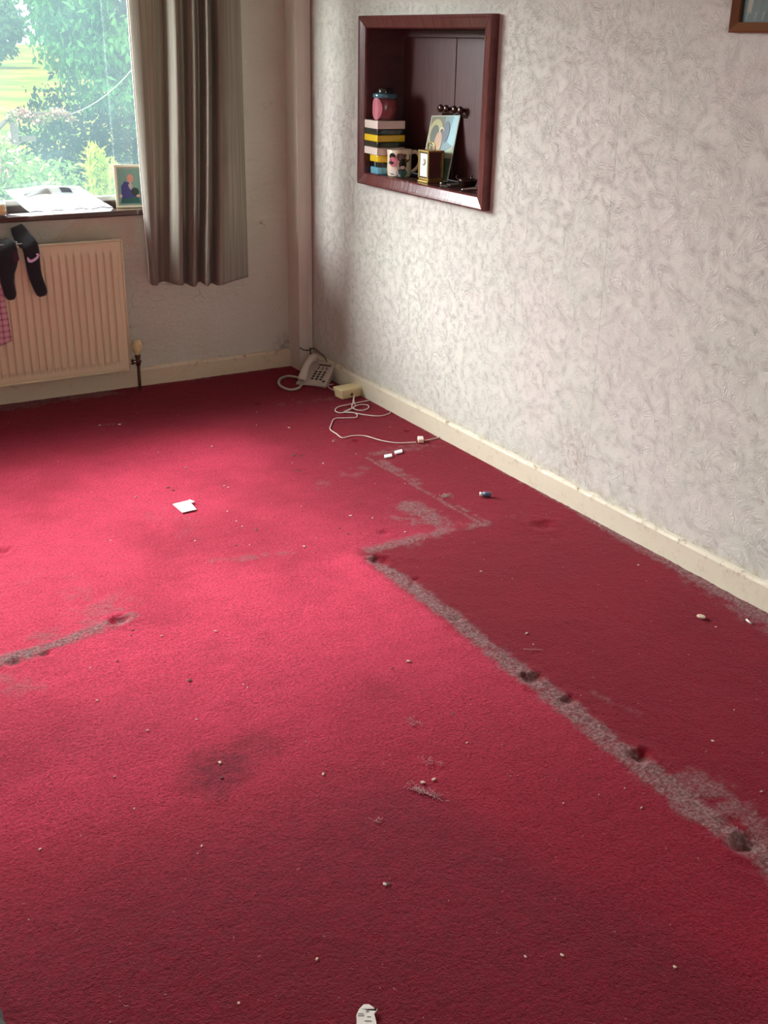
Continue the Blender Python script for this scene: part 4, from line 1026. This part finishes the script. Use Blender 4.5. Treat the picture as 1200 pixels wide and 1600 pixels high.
for p, r in (((-1.541, -3.176), .0062), ((-1.180, -3.231), .0055), ((-1.495, -2.436), .0065), ((-0.653, -3.514), .0062), ((-1.808, -3.665), .0055), ((-0.981, -3.625), .0048), ((-1.897, -2.624), .0048), ((-0.759, -1.888), .0075), ((-1.018, -2.043), .008),
             ((-0.527, -0.911), .008), ((-2.167, -3.117), .0045), ((-1.971, -3.688), .004), ((-1.638, -2.387), .005), ((-1.829, -2.811), .0045), ((-1.708, -2.827), .0045), ((-0.727, -2.868), .0075), ((-0.747, -2.927), .004), ((-1.539, -2.752), .004), ((-1.541, -2.733), .0035),
             ((-0.911, -0.980), .009), ((-1.153, -0.537), .009), ((-1.236, -0.504), .007), ((-1.091, -1.163), .007), ((-1.040, -1.413), .007), ((-1.032, -1.432), .005), ((-1.124, -1.647), .006), ((-1.131, -1.741), .006), ((-1.133, -1.790), .005), ((-1.366, -1.363), .007), ((-1.564, -1.692), .006),
             ((-1.319, -1.829), .006), ((-0.659, -2.099), .007), ((-0.607, -2.474), .006), ((-0.217, -3.103), .005), ((-0.130, -2.677), .005), ((-0.033, -2.372), .005), ((-0.034, -2.346), .004), ((-1.865, -2.461), .0045), ((-1.958, -2.952), .004), ((-1.955, -3.085), .004), ((-1.873, -3.272), .005),
             ((-1.471, -3.847), .004), ((-1.410, -3.878), .005), ((-1.246, -4.003), .005), ((-1.601, -3.556), .006), ((-1.122, -3.526), .0035), ((-0.703, -3.714), .005), ((-0.701, -1.938), .006), ((-0.600, -1.373), .007), ((-0.440, -1.154), .007)):
    crumb(p, r)
for p, r in (((-1.104, -1.843), .0085), ((-1.211, -1.922), .007), ((-0.658, -1.234), .010), ((-0.716, -1.408), .009), ((-1.748, -3.072), .005), ((-1.594, -3.556), .006), ((-1.162, -2.849), .004), ((-1.655, -2.645), .007), ((-1.700, -2.316), .006), ((-1.712, -2.343), .005), ((-1.790, -2.463), .005), ((-1.141, -3.111), .006),
             ((-1.230, -1.327), .008), ((-1.223, 0.067), .016), ((-1.222, -1.360), .007), ((-0.845, -1.963), .006), ((-0.843, -2.019), .006)):
    crumb(p, r, True)
# square of paper
T0 = thing('paper_square', 'square of pale blue and white paper lying on the carpet', 'paper', (-1.247, -1.536, .0035), (0, 0, math.radians(0)))
c_ = [(-1.275, -1.501), (-1.272, -1.589), (-1.218, -1.585), (-1.211, -1.493)]
cx_, cy_ = (-1.247, -1.536)
q = [(x-cx_, y-cy_) for x, y in c_]
MB().prism(q, 0, .003, M_PAPERW).build('sheet', T0); MB().prism([(x*.75, y*.75) for x, y in q], .003, .0034, simple('pale_blue_print', lin(205, 232, 236), .6)).build('printed_face', T0)
MB().prism([((-1.215, -1.498)[0]-cx_, (-1.215, -1.498)[1]-cy_), ((-1.207, -1.489)[0]-cx_, (-1.207, -1.489)[1]-cy_), ((-1.197, -1.514)[0]-cx_, (-1.197, -1.514)[1]-cy_), ((-1.208, -1.523)[0]-cx_, (-1.208, -1.523)[1]-cy_)], .001, .004, M_PAPERW).build('folded_tab', T0)
def slip(pts, label, name='paper_slip', m=M_PAPERW, h=.006):
    cx, cy = sum(p[0] for p in pts)/4, sum(p[1] for p in pts)/4
    tag(MB().prism([(x-cx, y-cy) for x, y in pts], 0, h, m).build(name, loc=(cx, cy, .001), bevel=.001), label, 'paper slip')
slip([(-0.341, -1.409), (-0.305, -1.410), (-0.319, -1.437), (-0.354, -1.436)], 'small white tab on the carpet, left of the pair below the cable')
slip([(-0.281, -1.389), (-0.241, -1.383), (-0.254, -1.411), (-0.292, -1.417)], 'small white tab on the carpet, right of the pair below the cable')
def rod(a, b, r, m, label, name, cat):
    mb = MB(); mb.tube([(0, 0, r), (b[0]-a[0], b[1]-a[1], r)], [r, r*.9], m, 12); return tag(mb.build(name, loc=(a[0], a[1], .001)), label, cat)
T0 = thing('pen_cap', 'small blue and white pen cap lying on the open carpet near the skirting', 'pen cap', (-0.248, -1.949, .002))
bx, by = (-0.213, -1.974)[0]-(-0.248, -1.949)[0], (-0.213, -1.974)[1]-(-0.248, -1.949)[1]
MB().tube([(0, 0, .009), (bx*.3, by*.3, .009)], .007, M_WHITE, 12).build('white_end', T0); MB().tube([(bx*.3, by*.3, .009), (bx, by, .009)], .009, simple('slate_plastic', lin(70, 92, 120), .35), 12).build('blue_barrel', T0)
rod((0.000, -1.630), (-0.002, -1.687), .008, simple('blue_plastic', lin(30, 84, 190), .35), 'bright blue bottle cap wedged against the skirting', 'blue_cap', 'cap')
rod((-0.109, -3.117), (-0.115, -3.140), .0028, M_WHITE, 'tiny white stick lying on the carpet near the right skirting', 'white_stick', 'stick')
mb = MB(); mb.lathe([(0, 0), (.011, 0), (.013, .002), (.012, .005), (.009, .0055), (0, .0045)], M_CRUMB, 24)
tag(mb.build('button', loc=(-0.216, -3.041, .003), rot=(0, math.radians(6), 0)), 'round cream button lying near the right skirting', 'button')
# lint
def lint(cx, cy, spread, n, label, seed, name='lint_clump', m=M_LINT, r=.0008):
    rr = random.Random(seed); mb = MB()
    for k in range(n):
        a = rr.random()*6.28; x, y = rr.gauss(0, spread[0]), rr.gauss(0, spread[1]); ca, sa = math.cos(spread[2]), math.sin(spread[2])
        x, y = x*ca-y*sa, x*sa+y*ca; pts = [(x, y, .002)]
        for j in range(4): a += rr.uniform(-1, 1); x += .0032*math.cos(a); y += .0032*math.sin(a); pts.append((x, y, .001+rr.random()*.004))
        mb.tube(pts, r*rr.uniform(.25, .7), m, 4, sub=2)
    return tag(mb.build(name, loc=(cx, cy, .001)), label, 'lint')
lint(*(-1.372, -3.342), (.022, .004, math.radians(-62)), 70, 'torn strip of pale lint below two crumbs', 1, r=.0012)
lint(*(-1.246, -3.098), (.007, .014, .2), 26, 'curled wisp of pale lint in the middle of the carpet', 2)
lint(*(-1.298, -3.257), (.006, .012, .5), 20, 'thin wisp of lint above the torn strip', 3)
lint(*(-0.359, -1.889), (.014, .010, 0), 60, 'grey fluffy lint ball on the double dust line', 4, m=simple('lint_grey', lin(178, 166, 160), .9))
lint(*(-1.517, -3.377), (.008, .004, 0), 10, 'faint wisp of lint low in the carpet', 5)
tag(MB().tube([(0, 0, .003), (.012, -.010, .004), (.028, -.018, .003), (.046, -.030, .003)], .0009, M_LINT, 5, sub=4).build('hair_strand', loc=(-0.792, -2.939, .001)), 'pale hair strand lying above the sofa dust line', 'hair')
# countless tiny specks and fibres
def specks():
    r = random.Random(3); mb = MB()
    for k in range(420):
        x, y = r.uniform(-2.4, -.03), -4.25*r.random()**.8-.2
        s = r.uniform(.0008, .0019)
        if r.random() < .45:
            mb.add([(x-s, y, .001), (x, y-s, .001), (x+s, y, .001), (x, y+s, .001), (x, y, .001+1.6*s)], [(0, 1, 4), (1, 2, 4), (2, 3, 4), (3, 0, 4)], M_LINT if r.random() < .7 else M_WHITE)
        else:
            a = r.random()*6.28; L = r.uniform(.0015, .0045); mb.tube([(x, y, .002), (x+L*math.cos(a), y+L*math.sin(a), .003), (x+1.6*L*math.cos(a+.8), y+1.6*L*math.sin(a+.8), .002)], .0004, M_LINT, 3)
    tag(mb.build('carpet_specks', fix=False), 'tiny pale specks and fibres scattered over the red carpet', 'specks', kind='stuff')
specks()
# torn label at the bottom edge
T0 = thing('torn_label', 'torn white printed fabric label lying at the near edge of the carpet', 'label', (-1.795, -3.825, .004))
o_ = (-1.795, -3.825)
pp = [(-1.816, -3.830), (-1.808, -3.815), (-1.798, -3.806), (-1.786, -3.801), (-1.778, -3.805), (-1.774, -3.815), (-1.774, -3.823), (-1.770, -3.820), (-1.770, -3.822), (-1.780, -3.828), (-1.785, -3.843), (-1.791, -3.858), (-1.826, -3.845)]
MB().prism([(x-o_[0], y-o_[1]) for x, y in pp], 0, .003, simple('fabric_label', lin(214, 206, 196), .7, bump=.002, bscale=60)).build('cloth', T0, bevel=.001)
mk = MB(); GI = A('greyink', 120, 118, 120)
for a, b_, c, d in ((560, 1592, 568, 1594), (560, 1595, 569, 1597), (570, 1587, 573, 1591), (571, 1593, 576, 1596), (568, 1597, 580, 1601), (566, 1580, 576, 1582)):
    pts = [ (F2(a, b_)[0]-o_[0], F2(a, b_)[1]-o_[1]), (F2(c, b_)[0]-o_[0], F2(c, b_)[1]-o_[1]), (F2(c, d)[0]-o_[0], F2(c, d)[1]-o_[1]), (F2(a, d)[0]-o_[0], F2(a, d)[1]-o_[1])] if False else None
for u, v, w_, h_ in ((-.014, .003, .010, .0018), (-.014, -.001, .011, .0018), (.0, .008, .005, .004), (.002, -.003, .007, .002), (-.002, -.012, .012, .002)):
    T = Rz(_yaw*-1); mk.box((u, v, .003), (u+w_, v+h_, .0034), GI, T)
mk.build('printed_marks', T0)
# rounded toe of a grey slipper just entering at the lower left
T0 = thing('slipper', 'dark grey slipper toe just entering the picture at bottom left', 'slipper', (-2.383, -3.56, .0), (0, 0, math.radians(14)))
def sole(w, l, z0, z1, m, nm, bev):
    pts = [(w*math.sin(t)*(1.0 if math.cos(t) > 0 else .85), l*math.cos(t)) for t in [2*math.pi*k/40 for k in range(40)]]
    MB().prism(pts, z0, z1, m, smooth=True).build(nm, T0, bevel=bev, seg=3)
sole(.050, .135, .0, .018, simple('rubber', lin(58, 58, 56), .6), 'sole', .004)
sole(.047, .130, .018, .060, simple('grey_felt', lin(62, 66, 62), .9, bump=.003), 'upper', .022)
sole(.030, .06, .055, .066, M_BLACK, 'opening', .004)

# ---------------------------------------------------------------- garden
GZ = -.45
def ground_mat(name, a, b, s=3.0):
    m = NM(name); P = m.co.outputs['Object']
    m.col(m.mix(m.smooth(m.noise(P, s, 6, .7), .35, .65), a, b)); m.b.inputs['Roughness'].default_value = .95
    m.b.inputs['Specular IOR Level'].default_value = .1
    m.l.new(m.bump(m.noise(P, s*20, 3), .05), m.b.inputs['Normal']); return m.m
MB().grid(lambda u, v: (-30+90*u, .26+16*v, GZ+.05*math.sin(u*40)*math.sin(v*9)), 40, 20, ground_mat('lawn', lin(86, 128, 46), lin(128, 160, 62))).build('lawn')
o = bpy.data.objects['lawn']; tag(o, 'rough green lawn beyond the window', 'lawn', kind='structure')
MB().grid(lambda u, v: (-60+180*u, 16.2+110*v, GZ-.1+.4*math.sin(u*12)*v+1.2*v), 60, 40, ground_mat('field_grass', lin(186, 172, 84), lin(120, 160, 62), .25)).build('field')
tag(bpy.data.objects['field'], 'sunlit golden green field behind the garden', 'field', kind='structure')

def leaf_mat(name, a, b, tr=.35):
    m = NM(name); P = m.co.outputs['Object']; c = m.mix(m.smooth(m.noise(P, 2.6, 4, .6), .3, .7), a, b)
    m.col(c); m.b.inputs['Roughness'].default_value = .5; m.b.inputs['Specular IOR Level'].default_value = .3
    tl = m.new('ShaderNodeBsdfTranslucent'); m.l.new(c, tl.inputs[0]); mx = m.new('ShaderNodeMixShader'); mx.inputs[0].default_value = tr
    m.l.new(m.b.outputs[0], mx.inputs[1]); m.l.new(tl.outputs[0], mx.inputs[2]); m.l.new(mx.outputs[0], m.out.inputs[0]); return m.m
def leaves(blobs, n, L, Wd, m, name, parent, seed, droop=.5, shell=.75):
    """leaf blades scattered in the outer shells of the given ellipsoids (cx,cy,cz,rx,ry,rz)"""
    r = np.random.default_rng(seed); w = np.array([b[3]*b[4]+b[4]*b[5]+b[3]*b[5] for b in blobs]); w = w/w.sum()
    k = r.choice(len(blobs), n, p=w); B = np.array(blobs)[k]
    d = r.normal(size=(n, 3)); d /= np.linalg.norm(d, axis=1)[:, None]
    rad = (shell+(1-shell)*r.random((n, 1)))*(.9+.22*r.random((n, 1)))
    p = B[:, :3]+d*B[:, 3:]*rad
    t = r.normal(size=(n, 3)); t[:, 2] -= droop*2; t /= np.linalg.norm(t, axis=1)[:, None]
    s = np.cross(t, r.normal(size=(n, 3))); s /= np.linalg.norm(s, axis=1)[:, None]; nn = np.cross(t, s)
    l = (L*(.6+.8*r.random((n, 1)))); ww = Wd*(.7+.6*r.random((n, 1)))
    v = np.stack([p, p+t*l*.45+s*ww*.5+nn*ww*.15, p+t*l, p+t*l*.45-s*ww*.5+nn*ww*.15], 1).reshape(-1, 3)
    f = np.arange(n*4).reshape(-1, 4)
    me = bpy.data.meshes.new(name); me.vertices.add(n*4); me.vertices.foreach_set('co', v.astype(np.float32).ravel())
    q = np.concatenate([f[:, [0, 1, 2]], f[:, [0, 2, 3]]], 0).astype(np.int32)
    me.loops.add(q.size); me.loops.foreach_set('vertex_index', q.ravel()); me.polygons.add(len(q)); me.polygons.foreach_set('loop_start', np.arange(0, q.size, 3, dtype=np.int32))
    me.update(calc_edges=True); me.materials.append(m); o = bpy.data.objects.new(name, me); C.objects.link(o)
    if parent: o.parent = parent
    return o
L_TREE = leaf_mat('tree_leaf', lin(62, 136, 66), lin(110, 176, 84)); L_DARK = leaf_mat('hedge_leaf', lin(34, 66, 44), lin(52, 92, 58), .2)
L_YEL = leaf_mat('bright_leaf', lin(146, 176, 50), lin(192, 204, 84)); L_SHR = leaf_mat('shrub_leaf', lin(92, 132, 60), lin(140, 166, 78)); L_FLW = leaf_mat('pink_blossom', lin(224, 168, 160), lin(236, 206, 184), .3)
L_FAR = leaf_mat('far_leaf', lin(70, 110, 66), lin(100, 140, 80)); M_BARK = simple('bark', lin(120, 112, 100), .9, bump=.02, bscale=14)

def clumps(c, R, n, seed, rmin, rmax):
    r = np.random.default_rng(seed); out = []
    for k in range(n):
        d = r.normal(size=3); d /= np.linalg.norm(d); q = rmin+(rmax-rmin)*r.random()
        out.append((c[0]+d[0]*R[0]*.75, c[1]+d[1]*R[1]*.75, c[2]+d[2]*R[2]*.8, q, q, q*.8))
    return out
# big tree with drooping leaves
T0 = thing('tree', 'large leafy green tree filling most of the window view', 'tree', (3.3, 10.2, GZ))
cl = clumps((0, 0, 3.1), (2.0, 1.8, 2.7), 60, 3, .35, .7)
leaves(cl, 26000, .13, .055, L_TREE, 'foliage', T0, 5, .8, .6)
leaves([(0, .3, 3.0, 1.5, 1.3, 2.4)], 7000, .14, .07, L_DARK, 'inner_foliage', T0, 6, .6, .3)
tk = MB(); tk.tube([(-.3, -1.2, 0), (-.28, -1.15, 1.0), (-.35, -.9, 2.2), (-.2, -.4, 3.4), (0, 0, 4.6)], [.09, .075, .065, .05, .03], M_BARK, 10, sub=4)
tk.build('trunk', T0); tk = MB(); tk.tube([(-.05, -1.2, 0), (-.12, -1.15, 1.0), (-.22, -.95, 2.0)], [.04, .035, .03], M_BARK, 8, sub=4); tk.build('stem', T0)
# dark hedge below and behind the tree
T0 = thing('hedge', 'dark shaded hedge behind the garden posts', 'hedge', (3.2, 11.8, GZ))
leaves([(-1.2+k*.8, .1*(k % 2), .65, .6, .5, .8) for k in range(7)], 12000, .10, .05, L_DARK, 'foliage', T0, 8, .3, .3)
# pale flowering shrub at the left
T0 = thing('flowering_shrub', 'pale pink flowering shrub at the left of the window view', 'shrub', (-.55, 4.4, GZ))
bl = clumps((0, 0, .75), (.62, .6, .55), 26, 9, .16, .3)
leaves(bl, 9000, .055, .026, L_SHR, 'foliage', T0, 11, .1, .5); leaves([q for q in bl if q[0] < .12], 3600, .036, .03, L_FLW, 'blossom', T0, 12, 0, .9)
MB().tube([(0, 0, 0), (.05, 0, .5), (0, .1, .9)], .03, M_BARK, 8, sub=3).build('stem', T0)
# arching spray of blossom
T0 = thing('blossom_spray', 'horizontal spray of pale pink blossom above the flowering shrub', 'shrub', (-.1, 6.0, GZ))
MB().tube([(-.2, 0, 0), (-.15, 0, .9), (.05, 0, 1.25), (.35, 0, 1.33), (.60, 0, 1.30)], [.03, .025, .02, .012, .006], M_BARK, 8, sub=5).build('stem', T0)
sp = [(.14+.50*k/11, 0, 1.30+.03*math.sin(k*.9), .06, .06, .04) for k in range(12)]
leaves(sp, 1500, .035, .028, L_FLW, 'blossom', T0, 14, 0, .2); leaves(sp, 600, .05, .02, L_SHR, 'foliage', T0, 15, .2, .3)
# tall yellow-green plants
for k, (x, y, hgt, lab) in enumerate(((.22, 4.1, 1.22, 'tall yellow green leafy plant behind the photo frame, left stems'), (.38, 4.35, 1.05, 'bushy yellow green plant behind the photo frame, right stems'))):
    T0 = thing('garden_plant', lab, 'plant', (x, y, GZ)); rr = random.Random(k+50)
    for s in range(7):
        a = rr.random()*6.28; q = rr.uniform(.02, .13); b = MB(); hh = hgt*rr.uniform(.72, 1.0)
        b.tube([(q*.3*math.cos(a), q*.3*math.sin(a), 0), (q*math.cos(a), q*math.sin(a), hh*.6), (q*1.3*math.cos(a), q*1.3*math.sin(a), hh)], .005, L_YEL, 5, sub=3); b.build('stem', T0)
        leaves([(q*1.1*math.cos(a), q*1.1*math.sin(a), hh*(.35+.6*j/6), .05, .05, .07) for j in range(7)], 200, .07, .017, L_YEL, 'foliage', T0, 70+k*9+s, -.6, .1)
# low green undergrowth between
T0 = thing('undergrowth', 'low tangled green undergrowth behind the plastic bag', 'undergrowth', (.35, 5.6, GZ)); T0['kind'] = 'stuff'
leaves([(-.5+.3*k, .2*(k % 3), .35+.08*(k % 2), .26, .3, .35) for k in range(7)], 7000, .08, .03, L_SHR, 'foliage', T0, 21, .2, .4)
# garden posts
for k, (x, y, h_) in enumerate(((.42, 8.6, 1.25), (.66, 8.7, 1.15))):
    b = MB(); b.box((-.035, -.035, 0), (.035, .035, h_), M_BARK); b.prism([(-.045, -.045), (.045, -.045), (.045, .045), (-.045, .045)], h_, h_+.03, M_BARK)
    tag(b.build('fence_post', loc=(x, y, GZ)), ['weathered wooden fence post, left one under the blossom spray', 'weathered wooden fence post, right one beside the hedge'][k], 'post')
b = MB(); b.box((0, -.015, 0), (.62, .015, .06), M_BARK); tag(b.build('fence_rail', loc=(.30, 8.80, GZ+.85)), 'horizontal wooden fence rail behind the posts', 'rail')
# sagging washing line
def sag(a, b, d, n=16):
    a = Vector(a); b = Vector(b); return [a*(1-i/n)+b*(i/n)-Vector((0, 0, d*4*(i/n)*(1-i/n))) for i in range(n+1)]
tag(MB().tube(sag((-.9, 7.0, 1.97), (2.1, 7.0, 1.97), 1.2, 28), .004, M_WHITE, 6).build('washing_line'), 'white washing line sagging across the garden', 'washing line')
for k, x in enumerate((-.9, 2.1)):
    b = MB(); b.tube([(0, 0, 0), (0, 0, 2.5)], .02, M_SILVER, 10); tag(b.build('line_post', loc=(x, 7.03, GZ)), ['metal washing line post at the left end of the line', 'metal washing line post at the right end of the line'][k], 'post')
# far trees along the field
for k, (x, y, R, h_, lab) in enumerate(((12.5, 62, 1.5, 3.4, 'hazy green tree in the far hedgerow at the left edge of the window'), (16.3, 60, 1.4, 3.9, 'hazy green tree in the far hedgerow beside the large tree'), (9.4, 66, 1.5, 4.0, 'hazy green tree in the far hedgerow, left of the window view'), (18.6, 66, 1.6, 4.4, 'hazy green tree in the far hedgerow behind the large tree'))):
    T0 = thing('far_tree', lab, 'tree', (x, y, .2)); leaves(clumps((0, 0, h_*.5), (R, R, h_*.45), 22, 40+k, .6, .9), 6000, .34, .22, L_FAR, 'foliage', T0, 90+k, .2, .4)
    MB().tube([(0, 0, 0), (0, 0, h_*.6)], .3, M_BARK, 8).build('trunk', T0)
